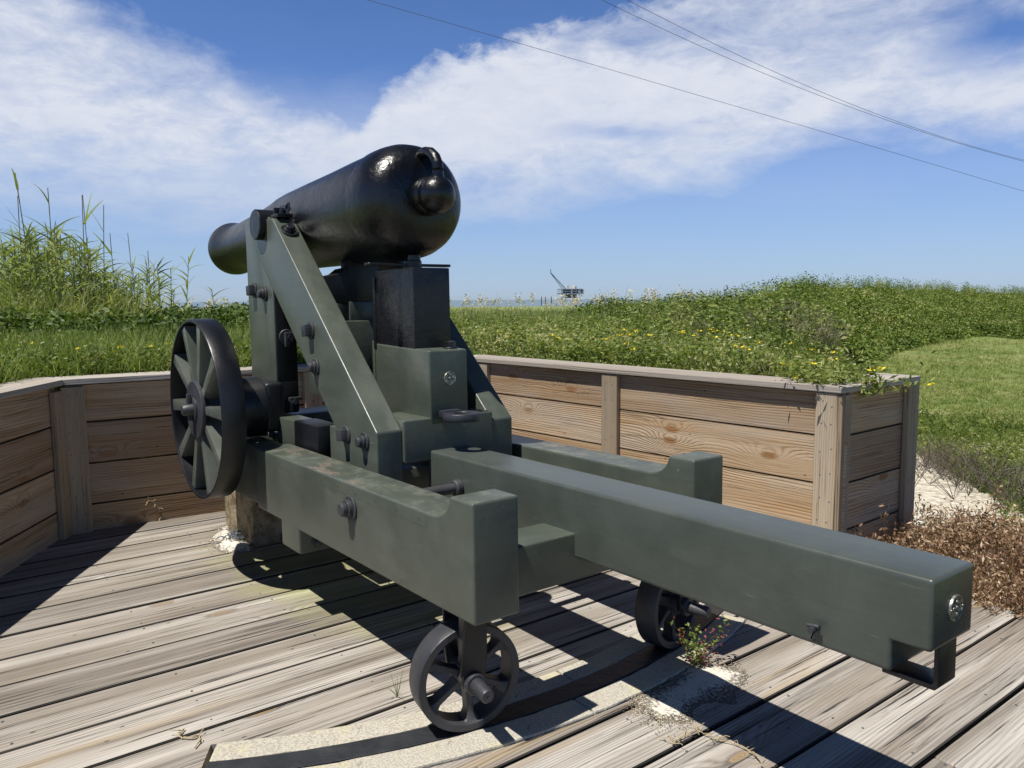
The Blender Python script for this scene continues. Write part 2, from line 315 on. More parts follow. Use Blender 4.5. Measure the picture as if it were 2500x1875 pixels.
def sea_f(nt, b):
    pos = nt.node('ShaderNodeNewGeometry').outputs['Position']
    nt.put(b.inputs['Base Color'], (0.13, 0.19, 0.23)); b.inputs['Roughness'].default_value = 0.35
    bump(nt, b, nt.noise(nt.scalev(pos, (0.05, 0.2, 1)), 1.0, 4), 0.6, 2.0)
M['sea'] = simple('sea_water', sea_f, 0.3)

def leaf_mat(name, stops, trans=0.35, rough=0.55):
    mt = bpy.data.materials.new(name); mt.use_nodes = True; nt = NT(mt.node_tree)
    b = nt.n['Principled BSDF']; out = nt.n['Material Output']
    f = nt.node('ShaderNodeAttribute', attribute_name='rnd').outputs['Fac']
    pos = nt.node('ShaderNodeNewGeometry').outputs['Position']
    f2 = nt.math('ADD', f, nt.math('MULTIPLY', nt.math('SUBTRACT', nt.noise(pos, 0.6, 6, 0.7), 0.5), 1.1))
    c = nt.ramp(f2, stops); nt.put(b.inputs['Base Color'], c); b.inputs['Roughness'].default_value = rough; b.inputs['Specular IOR Level'].default_value = 0.3
    tr = nt.node('ShaderNodeBsdfTranslucent'); nt.put(tr.inputs[0], nt.mix(1.0, c, (1.25, 1.3, 0.55), 'MULTIPLY'))
    mx = nt.node('ShaderNodeMixShader'); mx.inputs[0].default_value = trans
    nt.l.new(b.outputs[0], mx.inputs[1]); nt.l.new(tr.outputs[0], mx.inputs[2]); nt.l.new(mx.outputs[0], out.inputs[0])
    return mt
M['weed'] = leaf_mat('weed_leaf', [(0.0, (0.05, 0.09, 0.018)), (0.35, (0.12, 0.175, 0.035)), (0.7, (0.23, 0.28, 0.075)), (0.92, (0.38, 0.39, 0.16)), (1.0, (0.48, 0.44, 0.26))])
M['grass'] = leaf_mat('grass_blade', [(0.0, (0.09, 0.14, 0.03)), (0.4, (0.17, 0.24, 0.055)), (0.75, (0.29, 0.35, 0.10)), (1.0, (0.50, 0.46, 0.25))])
M['shrub'] = leaf_mat('shrub_leaf', [(0.0, (0.035, 0.07, 0.014)), (0.4, (0.075, 0.125, 0.024)), (0.8, (0.15, 0.21, 0.045)), (1.0, (0.24, 0.28, 0.09))], 0.25)
M['mound'] = leaf_mat('mound_leaf', [(0.0, (0.05, 0.085, 0.014)), (0.4, (0.115, 0.17, 0.028)), (0.8, (0.21, 0.275, 0.055)), (1.0, (0.34, 0.34, 0.13))], 0.25)
M['reed'] = leaf_mat('reed_leaf', [(0.0, (0.15, 0.19, 0.06)), (0.5, (0.31, 0.37, 0.12)), (0.85, (0.46, 0.48, 0.21)), (1.0, (0.52, 0.46, 0.26))], 0.4)
M['reedstem'] = leaf_mat('reed_stem', [(0.0, (0.24, 0.20, 0.12)), (0.5, (0.36, 0.33, 0.18)), (1.0, (0.45, 0.40, 0.22))], 0.0)
M['plume'] = leaf_mat('sea_oat', [(0.0, (0.38, 0.33, 0.22)), (1.0, (0.66, 0.58, 0.42))], 0.3)
M['yellow'] = leaf_mat('yellow_petal', [(0.0, (0.80, 0.58, 0.02)), (1.0, (0.92, 0.78, 0.06))], 0.2)
M['white'] = leaf_mat('white_petal', [(0.0, (0.7, 0.7, 0.6)), (1.0, (0.85, 0.85, 0.78))], 0.2)
M['dead'] = leaf_mat('dead_leaf', [(0.0, (0.09, 0.05, 0.03)), (0.4, (0.22, 0.13, 0.075)), (0.75, (0.40, 0.26, 0.16)), (1.0, (0.60, 0.46, 0.32))], 0.2)
M['redleaf'] = leaf_mat('red_leaf', [(0.0, (0.16, 0.03, 0.02)), (1.0, (0.42, 0.14, 0.10))], 0.3)
M['twig'] = leaf_mat('grey_twig', [(0.0, (0.06, 0.05, 0.04)), (1.0, (0.20, 0.165, 0.13))], 0.0)
M['straw'] = leaf_mat('straw', [(0.0, (0.42, 0.34, 0.2)), (1.0, (0.70, 0.60, 0.40))], 0.0)
def flat(name, c, rough=0.6, metal=0.0):
    mt, nt, b = new_mat(name)
    oc = nt.node('ShaderNodeTexCoord').outputs['Object']
    nt.put(b.inputs['Base Color'], nt.mix(nt.noise(oc, 0.8, 4), tuple(q * 0.75 for q in c), tuple(min(1, q * 1.2) for q in c)))
    b.inputs['Roughness'].default_value = rough; b.inputs['Metallic'].default_value = metal; return mt
M['wire'] = flat('wire_grey', (0.06, 0.06, 0.065)); M['steel'] = flat('rig_steel', (0.22, 0.24, 0.26)); M['rigdark'] = flat('rig_dark_steel', (0.10, 0.12, 0.14))  # rig greys lightened and blued in place of distance haze
M['rigwhite'] = flat('rig_white', (0.62, 0.62, 0.58)); M['pile'] = flat('piling_wood', (0.08, 0.08, 0.08)); M['rusty'] = flat('rusty_steel', (0.13, 0.06, 0.04))

# ------------------------------------------------------------------ object helpers
def tag(o, label=None, cat=None, group=None, kind=None):
    if label: o['label'] = label
    if cat: o['category'] = cat
    if group: o['group'] = group
    if kind: o['kind'] = kind
    return o
def thing(name, label, cat, mat4, group=None):
    o = bpy.data.objects.new(name, None); COL.objects.link(o); o.matrix_world = mat4; o.empty_display_size = 0.1
    o['_m'] = 0; del o['_m']; ROOTM[o.name] = mat4.copy()
    return tag(o, label, cat, group)
ROOTM = {}
def root_of(o):
    while o.parent: o = o.parent
    return o
def obj(name, bm, mat, parent=None, origin=None, smooth=True, kind=None):
    """bm is in world coordinates"""
    if parent is not None:
        inv = ROOTM[root_of(parent).name].inverted()
        bmesh.ops.transform(bm, matrix=inv, verts=bm.verts)
    elif origin is not None:
        bmesh.ops.translate(bm, vec=-Vector(origin), verts=bm.verts)
    me = bpy.data.meshes.new(name); bm.to_mesh(me); bm.free()
    o = bpy.data.objects.new(name, me); COL.objects.link(o)
    if origin is not None and parent is None: o.location = origin
    for mm in (mat if isinstance(mat, (list, tuple)) else [mat]): me.materials.append(mm)
    if parent is not None: o.parent = parent
    if smooth:
        for pl in me.polygons: pl.use_smooth = True
        try: me.set_sharp_from_angle(angle=R(38))
        except Exception: pass
    if kind: o['kind'] = kind
    return o
CH = Matrix((A, S, N)).transposed().to_4x4(); CH.translation = O       # chassis frame: x back along the rails, y to the right, z up
I4 = Matrix.Identity(4)
def bev(bm, geom_edges, wd, seg=2):
    if wd > 0: bmesh.ops.bevel(bm, geom=geom_edges, offset=wd, segments=seg, profile=0.6, affect='EDGES', clamp_overlap=True)
def merge(dst, src):
    me = bpy.data.meshes.new('tmp'); src.to_mesh(me); src.free(); dst.from_mesh(me); bpy.data.meshes.remove(me)
def box(bm, lo, hi, Mx=CH, wd=0.0, seg=2):
    t = bmesh.new(); bmesh.ops.create_cube(t, size=1.0)
    c = [(l + h) / 2 for l, h in zip(lo, hi)]; s = [abs(h - l) for l, h in zip(lo, hi)]
    for v in t.verts: v.co = Vector((v.co.x * s[0] + c[0], v.co.y * s[1] + c[1], v.co.z * s[2] + c[2]))
    bev(t, t.edges[:], wd, seg); bmesh.ops.transform(t, matrix=Mx, verts=t.verts); merge(bm, t); return bm
def prism(bm, pts, y0, y1, Mx=CH, wd=0.0, seg=2, plane='xz'):
    """polygon in the xz (or xy / yz) plane of frame Mx, extruded along the third axis"""
    def P(p, q):
        return Vector((p[0], q, p[1])) if plane == 'xz' else (Vector((p[0], p[1], q)) if plane == 'xy' else Vector((q, p[0], p[1])))
    t = bmesh.new(); a = [t.verts.new(P(p, y0)) for p in pts]; b = [t.verts.new(P(p, y1)) for p in pts]
    n = len(pts); t.faces.new(a); t.faces.new(b[::-1])
    for i in range(n): t.faces.new((a[i], b[i], b[(i + 1) % n], a[(i + 1) % n]))
    bmesh.ops.recalc_face_normals(t, faces=t.faces[:])
    if wd > 0:
        ed = [e for e in t.edges if e.calc_face_angle(0) > R(28)]; bev(t, ed, wd, seg)
    bmesh.ops.transform(t, matrix=Mx, verts=t.verts); merge(bm, t); return bm
def align(p0, p1):
    d = (Vector(p1) - Vector(p0)); q = d.to_track_quat('Z', 'Y').to_matrix().to_4x4(); q.translation = Vector(p0); return q, d.length
def lathe(bm, prof, p0, p1, seg=32, Mx=CH, caps=True):
    """prof: list of (distance along p0->p1, radius)"""
    q, _ = align(p0, p1); t = bmesh.new(); rings = []
    for d, r in prof:
        if r < 1e-5: rings.append([t.verts.new((0, 0, d))])
        else: rings.append([t.verts.new((r * math.cos(2 * math.pi * k / seg), r * math.sin(2 * math.pi * k / seg), d)) for k in range(seg)])
    for a, b in zip(rings, rings[1:]):
        for k in range(seg):
            k2 = (k + 1) % seg
            if len(a) == 1 and len(b) == 1: continue
            if len(a) == 1: t.faces.new((a[0], b[k], b[k2]))
            elif len(b) == 1: t.faces.new((a[k], b[0], a[k2]))
            else: t.faces.new((a[k], b[k], b[k2], a[k2]))
    if caps:
        if len(rings[0]) > 1: t.faces.new(rings[0])
        if len(rings[-1]) > 1: t.faces.new(rings[-1][::-1])
    bmesh.ops.recalc_face_normals(t, faces=t.faces[:])
    bmesh.ops.transform(t, matrix=Mx @ q, verts=t.verts); merge(bm, t); return bm
def cyl(bm, p0, p1, r, seg=20, Mx=CH, wd=0.0, r1=None):
    L = (Vector(p1) - Vector(p0)).length; r1 = r if r1 is None else r1
    prof = [(0, r), (L, r1)] if wd <= 0 else [(0, r - wd), (wd, r), (L - wd, r1), (L, r1 - wd)]
    return lathe(bm, prof, p0, p1, seg, Mx)
def tube(bm, pts, r, seg=8, Mx=I4):
    pts = [Vector(p) for p in pts]; t = bmesh.new(); rings = []; n = len(pts)
    for i, p in enumerate(pts):
        d = (pts[min(i + 1, n - 1)] - pts[max(i - 1, 0)]).normalized(); q = d.to_track_quat('Z', 'Y')
        rr = r[i] if isinstance(r, (list, tuple)) else r
        rings.append([t.verts.new(p + q @ Vector((rr * math.cos(2 * math.pi * k / seg), rr * math.sin(2 * math.pi * k / seg), 0))) for k in range(seg)])
    for a, b in zip(rings, rings[1:]):
        for k in range(seg): t.faces.new((a[k], a[(k + 1) % seg], b[(k + 1) % seg], b[k]))
    t.faces.new(rings[0][::-1]); t.faces.new(rings[-1]); bmesh.ops.recalc_face_normals(t, faces=t.faces[:])
    bmesh.ops.transform(t, matrix=Mx, verts=t.verts); merge(bm, t); return bm
def B(): return bmesh.new()
def grain_uv(me, ax_u, ax_v_list, origin=(0, 0, 0)): pass
def board(bm, c0, du, lu, dv, lv, dw, lw, wd=0.004, rnd=None, joint=None, gap_shade=0.0):
    """one board in world space: corner c0, unit directions du (grain), dv, dw with lengths; gets grain uv and random uv"""
    t = bmesh.new(); uvl = t.loops.layers.uv.new('grain'); rl = t.loops.layers.uv.new('rnd')
    bmesh.ops.create_cube(t, size=1.0)
    for v in t.verts: v.co = Vector(((v.co.x + .5) * lu, (v.co.y + .5) * lv, (v.co.z + .5) * lw))
    if joint:                                            # slanted ends: (start slant, end slant) as du shift per metre of dv
        for v in t.verts: v.co.x += (joint[0] if v.co.x < lu / 2 else joint[1]) * v.co.y
    bev(t, t.edges[:], wd, 1)
    rnd = random.random() if rnd is None else rnd
    ou, ov = random.uniform(0, 40), random.uniform(0, 40)
    for f in t.faces:
        nrm = f.normal
        for l in f.loops:
            p = l.vert.co
            vv = p.y if abs(nrm.z) > 0.6 else (p.z + 0.5 * 0 + p.y if abs(nrm.y) > 0.6 else p.y)
            if abs(nrm.y) > 0.6: vv = p.z + 0.37
            uu = p.x if abs(nrm.x) < 0.6 else p.z
            l[uvl].uv = (uu + ou, vv + ov); l[rl].uv = (rnd, gap_shade if abs(nrm.y) > 0.5 else 0.0)
    du, dv, dw = Vector(du), Vector(dv), Vector(dw)
    mt = Matrix((du, dv, dw)).transposed().to_4x4(); mt.translation = Vector(c0)
    bmesh.ops.transform(t, matrix=mt, verts=t.verts)
    if mt.determinant() < 0: bmesh.ops.reverse_faces(t, faces=t.faces[:])
    if not bm.loops.layers.uv.get('grain'): bm.loops.layers.uv.new('grain'); bm.loops.layers.uv.new('rnd')
    merge(bm, t); return bm

# ------------------------------------------------------------------ enclosure geometry (world xy)
PL = [Vector(p) for p in ((-2.60, 1.4), (-2.955, 5.17), (-0.33, 6.89), (1.85, 4.382), (2.60, 4.985))]   # inner edge of the cap boards
CAPZ, CAPT, CAPW = 1.05, 0.038, 0.285
def outn(d): return Vector((-d.y, d.x))
segs = []
for p, q in zip(PL, PL[1:]):
    d = (q - p).normalized(); segs.append((p, q, d, outn(d), (q - p).length))
def offs(i, off):
    """point on the polyline vertex i pushed outward by off, mitred"""
    if i == 0: return PL[0] + segs[0][3] * off
    if i == len(PL) - 1: return PL[-1] + segs[-1][3] * off
    d0, n0, d1, n1 = segs[i - 1][2], segs[i - 1][3], segs[i][2], segs[i][3]
    b = (n0 + n1); return PL[i] + b * (off / (1 + n0.dot(n1)))

PC = Vector((-1.49, 5.35, 0))                              # centre of the traverse circle
# ------------------------------------------------------------------ ground, sea
def smooth(x, a, b):
    t = np.clip((x - a) / (b - a), 0, 1); return t * t * (3 - 2 * t)
EA = [-60, -33, -22, -15, -8, 0, 5, 8, 11, 13, 16, 19, 22.9, 28, 33, 45, 60]
EE = [-1.9, -1.9, -1.8, -1.6, -1.5, -1.6, -1.65, -1.35, -1.15, -1.10, -0.70, -0.20, 0.42, 0.22, -0.12, -0.2, -0.3]
RB = ([-60, 15, 19, 22, 24, 27, 31, 33, 60], [7, 7, 8, 13, 18.5, 23, 28, 26, 26])
def ground(X, Y):
    X = np.asarray(X, float); Y = np.asarray(Y, float)
    r = np.hypot(X, Y) + 1e-6; az = np.degrees(np.arctan2(X, Y))
    lawn = -0.07 + 0.022 * np.clip(r - 7.5, 0, 40)
    rb = np.interp(az, *RB); rc = rb + np.interp(az, [-60, 10, 22, 60], [14, 13, 13, 13])
    zc = EYE + rc * np.tan(np.radians(np.interp(az, EA, EE)))
    fill = 0.93 + (zc - 0.93) * smooth(r, 7.0, rc)
    fill = np.where(az > 20, 0.93 + (zc - 0.93) * smooth(r, rb, rc), fill)
    beyond = zc - (zc + 1.0) * smooth(r, rc + 6, rc + 60)
    fill = np.where(r > rc, np.minimum(zc, beyond), fill)
    # lawn on the right, mound behind it
    isl = smooth(az, 21.5, 24.5)
    lawnm = lawn + (np.where(r > rc, np.minimum(zc, beyond), zc) - lawn) * smooth(r, rb, rc)
    out = fill * (1 - isl) + lawnm * isl
    out = np.where(Y < 0.5, 0.93, out)
    # near the enclosure
    def sd(k):
        p, q, d, n, L = segs[k]; return (X - p.x) * n.x + (Y - p.y) * n.y, (X - p.x) * d.x + (Y - p.y) * d.y
    dL, _ = sd(0); dF, _ = sd(1); dR, tR = sd(2); dE, tE = sd(3)
    LR = segs[2][4]; tR = LR - tR                      # distance back from the right-hand corner
    inside = (dL < 0.17) & (dF < 0.17) & (dR < 0.17)
    z = np.where(inside, -0.09, out)
    # right of the right wall: open sand in front of the end return
    front = (tR < 0.17) & (dR < 1.0)
    openr = (dR >= 0.17) & (~front) 
    sl = smooth(tR - 0.35 * np.clip(dR - 0.95, 0, 3), -0.15, 1.9)
    sand_z = -0.10 + 0.03 * np.clip(dR, 0, 3)
    z = np.where((tR < 0.17) & (dR < 1.0) & (X > 0.5), sand_z, z)
    near = (dR >= 1.0) & (X > 2.0) & (r < 16)
    z = np.where(near, np.where(tR < 0, np.minimum(out, np.maximum(sand_z * smooth(-tR, -5, -1) * 0 + lawn, lawn)), lawn + (out - lawn) * sl), z)
    z = np.where((Y < 2.2) & (X > 2.0), -0.08, z)
    return z
_g0 = ground
def ground(X, Y):
    z = _g0(X, Y); X = np.asarray(X, float); Y = np.asarray(Y, float); r = np.hypot(X, Y); az = np.degrees(np.arctan2(X, Y))
    w_ = smooth(az, 14, 18) * smooth(z, 0.25, 0.9) * smooth(r, 10, 13) * (1 - smooth(r, 34, 40))
    return z + w_ * (0.13 * np.sin(X * 1.35 + 0.5 * Y) * np.sin(Y * 1.15 - 0.6 * X + 1) + 0.08 * np.sin(X * 2.9 + 1) * np.sin(Y * 2.3))
def sandmask(X, Y):
    r = np.hypot(X, Y); az = np.degrees(np.arctan2(X, Y))
    p, q, d, n, L = segs[2]; dR = (X - p.x) * n.x + (Y - p.y) * n.y; tR = L - ((X - p.x) * d.x + (Y - p.y) * d.y)
    lim = 4.0 - 1.16 * (1.05 - tR)
    s = smooth(dR, 0.0, 0.3) * (1 - smooth(dR, lim - 0.35, lim + 0.15)) * (1 - smooth(tR, 1.6, 2.6))
    pt = 0.30 + 0.22 * np.sin(X * 1.7 + 2) * np.sin(Y * 2.9)
    s = np.maximum(s, pt * smooth(az, 24, 27) * (1 - smooth(r, 12, 17)))
    s = np.where(np.hypot(X - 0.0, Y - 0.0) < 3, 1.0, s)
    return s
def axis(segsz):
    out = []
    for a0, a1, st in segsz: out += list(np.arange(a0, a1 - 1e-9, st))
    return np.array(out + [segsz[-1][1]])
gx = axis([(-3000, -400, 650), (-400, -80, 40), (-80, -20, 5), (-20, -6, 0.7), (-6, 6, 0.09), (6, 20, 0.35), (20, 80, 3), (80, 400, 40), (400, 3000, 650)])
gy = axis([(-30, -1, 2.5), (-1, 9, 0.09), (9, 40, 0.45), (40, 120, 4), (120, 300, 60)])
GX, GY = np.meshgrid(gx, gy); GZ = ground(GX, GY)
nz = 0.03 * np.sin(GX * 1.7 + GY * 0.6) * np.sin(GY * 1.3 - GX * 0.4); GZ = GZ + np.where((GZ > 0.2) & (GZ < 0.92), nz, 0)
def np_mesh(name, V, Fq, mat, rnd=None, attrs=None):
    me = bpy.data.meshes.new(name); k = Fq.shape[1]
    me.vertices.add(len(V)); me.vertices.foreach_set('co', V.astype(np.float32).ravel())
    me.loops.add(Fq.size); me.loops.foreach_set('vertex_index', Fq.astype(np.int32).ravel())
    me.polygons.add(len(Fq)); me.polygons.foreach_set('loop_start', np.arange(0, Fq.size, k, dtype=np.int32))
    try: me.polygons.foreach_set('loop_total', np.full(len(Fq), k, dtype=np.int32))
    except Exception: pass
    if rnd is not None:
        at = me.attributes.new('rnd', 'FLOAT', 'FACE'); at.data.foreach_set('value', rnd.astype(np.float32))
    for an, av in (attrs or {}).items():
        at = me.attributes.new(an, 'FLOAT', 'POINT'); at.data.foreach_set('value', av.astype(np.float32))
    me.update(calc_edges=True)
    for mm in (mat if isinstance(mat, list) else [mat]): me.materials.append(mm)
    o = bpy.data.objects.new(name, me); COL.objects.link(o); return o
ny, nx = GX.shape; idx = np.arange(nx * ny).reshape(ny, nx)
Fq = np.stack([idx[:-1, :-1], idx[:-1, 1:], idx[1:, 1:], idx[1:, :-1]], -1).reshape(-1, 4)
g = np_mesh('ground', np.stack([GX, GY, GZ], -1).reshape(-1, 3), Fq, M['ground'], attrs={'sand': sandmask(GX, GY).ravel()}); tag(g, kind='structure')
for pl in g.data.polygons: pl.use_smooth = True
sb = B(); box(sb, (-20000, 60, -1.6), (20000, 30000, -1.5), I4); o = obj('sea_water', sb, M['sea'], smooth=False); tag(o, kind='structure')

# ------------------------------------------------------------------ deck: one structure, boards with real gaps, cut for the stone track
PD = Vector((math.cos(R(37.6)), math.sin(R(37.6)), 0)); PN = Vector((-PD.y, PD.x, 0)); UP = Vector((0, 0, 1))
bm = B(); k0 = -2
for k in range(k0, 22):
    off = 1.149 + 0.2848 * k; wv = 0.2848 - random.choice((0.010, 0.012, 0.016))
    # right-hand end on the line of the right wall, cut ragged
    p, q, d, n, L = segs[2]
    base = PN * off
    # solve for distance along PD where it meets the wall line
    nn = Vector((n.x, n.y, 0)); s_end = ((Vector((p.x, p.y, 0)) - base).dot(nn) + 0.09) / PD.dot(nn)
    s_end += random.uniform(-0.02, 0.02); s0 = -5.2
    cuts = [s0]; c = s0 + random.choice((2.0, 12, 12, 12, 12, 9.3))
    while c < s_end - 0.8: cuts.append(c); c += random.uniform(5.0, 7.0)
    cuts.append(s_end)
    zt = random.uniform(-0.003, 0.001)
    for a, b_ in zip(cuts, cuts[1:]):
        bw = random.uniform(-0.002, 0.002)
        board(bm, base + PD * (a + 0.003) + UP * (zt - 0.038), PD, b_ - a - 0.006, PN, wv + bw, UP, 0.038, 0.005, gap_shade=0.92)
deck = obj('deck', bm, M['deck'], smooth=False); tag(deck, kind='structure')
def arc_pts(r, a0, a1, n=48):
    return [(PC.x + r * math.cos(R(a0 + (a1 - a0) * i / n)), PC.y + r * math.sin(R(a0 + (a1 - a0) * i / n))) for i in range(n + 1)]
def ang_of(x, y): return math.degrees(math.atan2(y - PC.y, x - PC.x))
AL0, AR0 = -80.9, ang_of(1.075, 3.70)
def arc_slab(bm, r0, r1, a0, a1, z0, z1, n=40, wd=0.0, rough=0.0):
    po = arc_pts(r1, a0, a1, n); pi = arc_pts(r0, a0, a1, n)
    if rough:
        po = [(x + random.uniform(-rough, rough), y + random.uniform(-rough, rough)) for x, y in po]
        pi = [(x + random.uniform(-rough, rough), y + random.uniform(-rough, rough)) for x, y in pi]
    t = bmesh.new(); v = [[t.verts.new((x, y, z)) for (x, y), z in ((a, z0), (b, z0), (b, z1), (a, z1))] for a, b in zip(po, pi)]
    for a, b in zip(v, v[1:]):
        for i in range(4): t.faces.new((a[i], a[(i + 1) % 4], b[(i + 1) % 4], b[i]))
    t.faces.new(v[0]); t.faces.new(v[-1][::-1]); bmesh.ops.recalc_face_normals(t, faces=t.faces[:])
    if wd: bev(t, [e for e in t.edges if e.calc_face_angle(0) > R(40)], wd, 2)
    merge(bm, t); return bm
cb = B(); arc_slab(cb, 2.752, 3.112, AL0 - 0.35, AR0 + 0.3, -0.2, 0.2, 60)
cut = obj('deck_cut', cb, M['dark'], smooth=False)
# bake the cut into the deck mesh, then drop the cutter
md = deck.modifiers.new('cut', 'BOOLEAN'); md.operation = 'DIFFERENCE'; md.object = cut; md.solver = 'EXACT'
dg = bpy.context.evaluated_depsgraph_get(); me2 = bpy.data.meshes.new_from_object(deck.evaluated_get(dg)); deck.modifiers.clear()
deck.data = me2; bpy.data.objects.remove(cut, do_unlink=True)
if len(me2.materials) == 0: me2.materials.append(M['deck'])
for pl in me2.polygons: pl.material_index = 0
# dark sheet added under the boards, painting in the shade of the gaps
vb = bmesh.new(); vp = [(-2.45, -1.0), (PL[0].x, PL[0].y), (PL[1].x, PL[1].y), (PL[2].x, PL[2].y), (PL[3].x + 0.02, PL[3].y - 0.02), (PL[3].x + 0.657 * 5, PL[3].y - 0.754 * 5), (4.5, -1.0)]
vb.faces.new([vb.verts.new((x_, y_, -0.058)) for x_, y_ in vp]); vo_ = obj('gap_shade_sheet', vb, M['dark'], smooth=False, kind='structure')
# screw heads along the joists
sc_ = B()
for k in range(k0, 22):
    off = 1.149 + 0.2848 * k
    for jn in range(-9, 9):
        for v_ in (0.045, 0.235):
            pt = PN * (off + v_ + random.uniform(-.012, .012)) + PD * (jn * 0.61 + 0.2 + random.uniform(-.012, .012))
            if -3.2 < pt.x < 3.2 and 1.0 < pt.y < 7.0 and not 2.74 < (pt - PC).length < 3.12: cyl(sc_, pt - UP * 0.01, pt + UP * 0.0006, 0.0048, 7, I4)
sc_o = bpy.data.meshes.new('screw_heads'); sc_.to_mesh(sc_o); sc_.free(); so_ = bpy.data.objects.new('screw_heads', sc_o); COL.objects.link(so_); so_.parent = deck; sc_o.materials.append(M['rigdark']); so_['kind'] = 'stuff'
# stones, inner and outer ring
def stones(r0, r1, joints, lab):
    for i, (a, b_) in enumerate(zip(joints, joints[1:])):
        s = B(); z = random.uniform(0.008, 0.013); arc_slab(s, r0, r1, a + 0.06, b_ - 0.06, -0.12, z, 22, 0.007, 0.003)
        am = R((a + b_) / 2); o = obj('kerb_stone', s, M['stone'], origin=(PC.x + (r0 + r1) / 2 * math.cos(am), PC.y + (r0 + r1) / 2 * math.sin(am), -0.12), smooth=False)
        tag(o, lab[i], 'stone', 'pale stones of the curved wheel track')
aj1 = ang_of(0.215, 3.10); aj2 = ang_of(0.262, 2.87)
stones(2.757, 2.873, [AL0, aj1, AR0], ['pale rough stone on the inner side of the iron track, left of the joint', 'shaded stone on the inner side of the iron track running under the far wheel'])
stones(2.983, 3.107, [AL0, aj2, AR0], ['pale stone on the outer side of the iron track, in front of the near wheel', 'darkly streaked stone on the outer side of the iron track beside the small green weed'])
s = B(); arc_slab(s, 2.878, 2.978, AL0 - 0.05, AR0 + 4, -0.06, 0.010, 60, 0.003)
o = obj('iron_track', s, M['track'], origin=(0.25, 3.0, 0), smooth=False); tag(o, 'dark flat iron track curving between two rows of stones', 'track')
s = B(); arc_slab(s, 2.60, 3.25, AL0 - 1, AR0 + 6, -0.20, -0.075, 40); o = obj('trench_soil', s, M['dark'], smooth=False); tag(o, kind='structure')

# ------------------------------------------------------------------ timber walls
def v3(v, z): return Vector((v.x, v.y, z))
def wall(name, label, i, z_bot, posts, ends=(0, 0), joints=()):
    p, q, d, n, L = segs[i]; D3, N3 = v3(d, 0), v3(n, 0)
    mt = Matrix((D3, N3, UP)).transposed().to_4x4(); mt.translation = v3(p, z_bot)
    t = thing(name, label, 'wall', mt, 'timber walls round the gun deck')
    z = CAPZ - CAPT - 0.003 - 0.259 - 0.0; rows = [(CAPZ - CAPT - 0.003 - 0.259, 0.259)]
    zz = rows[0][0]
    while zz > z_bot + 0.02: h = min(0.284, zz - z_bot); rows.append((zz - h + 0.0, h)); zz -= h
    a0 = ends[0]; a1 = L + ends[1]
    for zr, h in rows:
        cs = [a0] + [j for j in joints] + [a1]
        for c0, c1 in zip(cs, cs[1:]):
            b = B(); board(b, v3(p, zr + 0.003) + D3 * (c0 + 0.002) + N3 * (0.05 + random.uniform(0, 0.003)), D3, c1 - c0 - 0.004, UP, h - 0.006, N3 * 1, 0.038, 0.004, gap_shade=0.8)
            obj('board', b, M['wall'], t, smooth=False)
    for (c0, c1, zt) in posts:
        b = B(); board(b, v3(p, z_bot) + D3 * c0 + N3 * 0.010, UP, CAPZ - CAPT - 0.004 - z_bot - zt, D3, c1 - c0, N3, 0.0385, 0.004)
        obj('post', b, M['postw'], t, smooth=False)
        nb_ = B()
        for zr, h in rows:
            for f_ in (0.25, 0.75):
                for cx_ in (0.3, 0.72):
                    pt = v3(p, zr + h * f_ + random.uniform(-.02, .02)) + D3 * (c0 + (c1 - c0) * cx_ + random.uniform(-.008, .008)) + N3 * 0.0105; cyl(nb_, pt, pt - N3 * 0.0014, 0.0045, 7, I4)
        no_ = obj('nail_heads', nb_, M['rigdark'], t, smooth=False, kind='stuff')
    # cap board with mitred ends
    c = B(); A0, A1 = PL[i], PL[i + 1]; B0, B1 = offs(i, CAPW), offs(i + 1, CAPW)
    e = 0.0015
    t2 = bmesh.new(); uvl = t2.loops.layers.uv.new('grain'); rl = t2.loops.layers.uv.new('rnd'); rv = random.random(); ou = random.uniform(0, 30)
    P4 = [A0 + d * e, A1 - d * e, B1 - d * e, B0 + d * e]
    lo = [t2.verts.new((x.x, x.y, CAPZ - CAPT)) for x in P4]; hi = [t2.verts.new((x.x, x.y, CAPZ + random.uniform(-.001, .001))) for x in P4]
    t2.faces.new(lo[::-1]); t2.faces.new(hi)
    for k in range(4): t2.faces.new((lo[k], lo[(k + 1) % 4], hi[(k + 1) % 4], hi[k]))
    bmesh.ops.recalc_face_normals(t2, faces=t2.faces[:]); bev(t2, t2.edges[:], 0.005, 2)
    for f in t2.faces:
        for l in f.loops:
            r_ = Vector((l.vert.co.x, l.vert.co.y)) - p; l[uvl].uv = (r_.dot(d) + ou, r_.dot(n) + l.vert.co.z * 1.0 + ou); l[rl].uv = (rv, 0)
    merge(c, t2); obj('cap_board', c, M['cap'], t, smooth=False)
    return t
wall('timber_wall', 'shaded timber wall at the left edge, running towards the viewer', 0, -0.03, [(segs[0][4] - 0.105, segs[0][4] + 0.022, 0.03), (segs[0][4] - 1.9, segs[0][4] - 1.76, 0.0)], (0, 0.0))
wall('timber_wall', 'timber wall behind the big spoked wheel, partly shaded, with a mitred grey cap', 1, -0.03, [(-0.022, 0.118, 0.012), (1.62, 1.76, 0.0), (segs[1][4] - 0.15, segs[1][4] - 0.01, 0)], (0, 0.0))
L2 = segs[2][4]
wall('timber_wall', 'long sunlit timber wall of brown knotty boards on the right', 2, -0.08, [(0.02, 0.16, 0), (L2 - 1.83, L2 - 1.68, 0.0), (L2 - 0.165, L2 - 0.03, 0.0)], (0, 0.0))
L3 = segs[3][4]
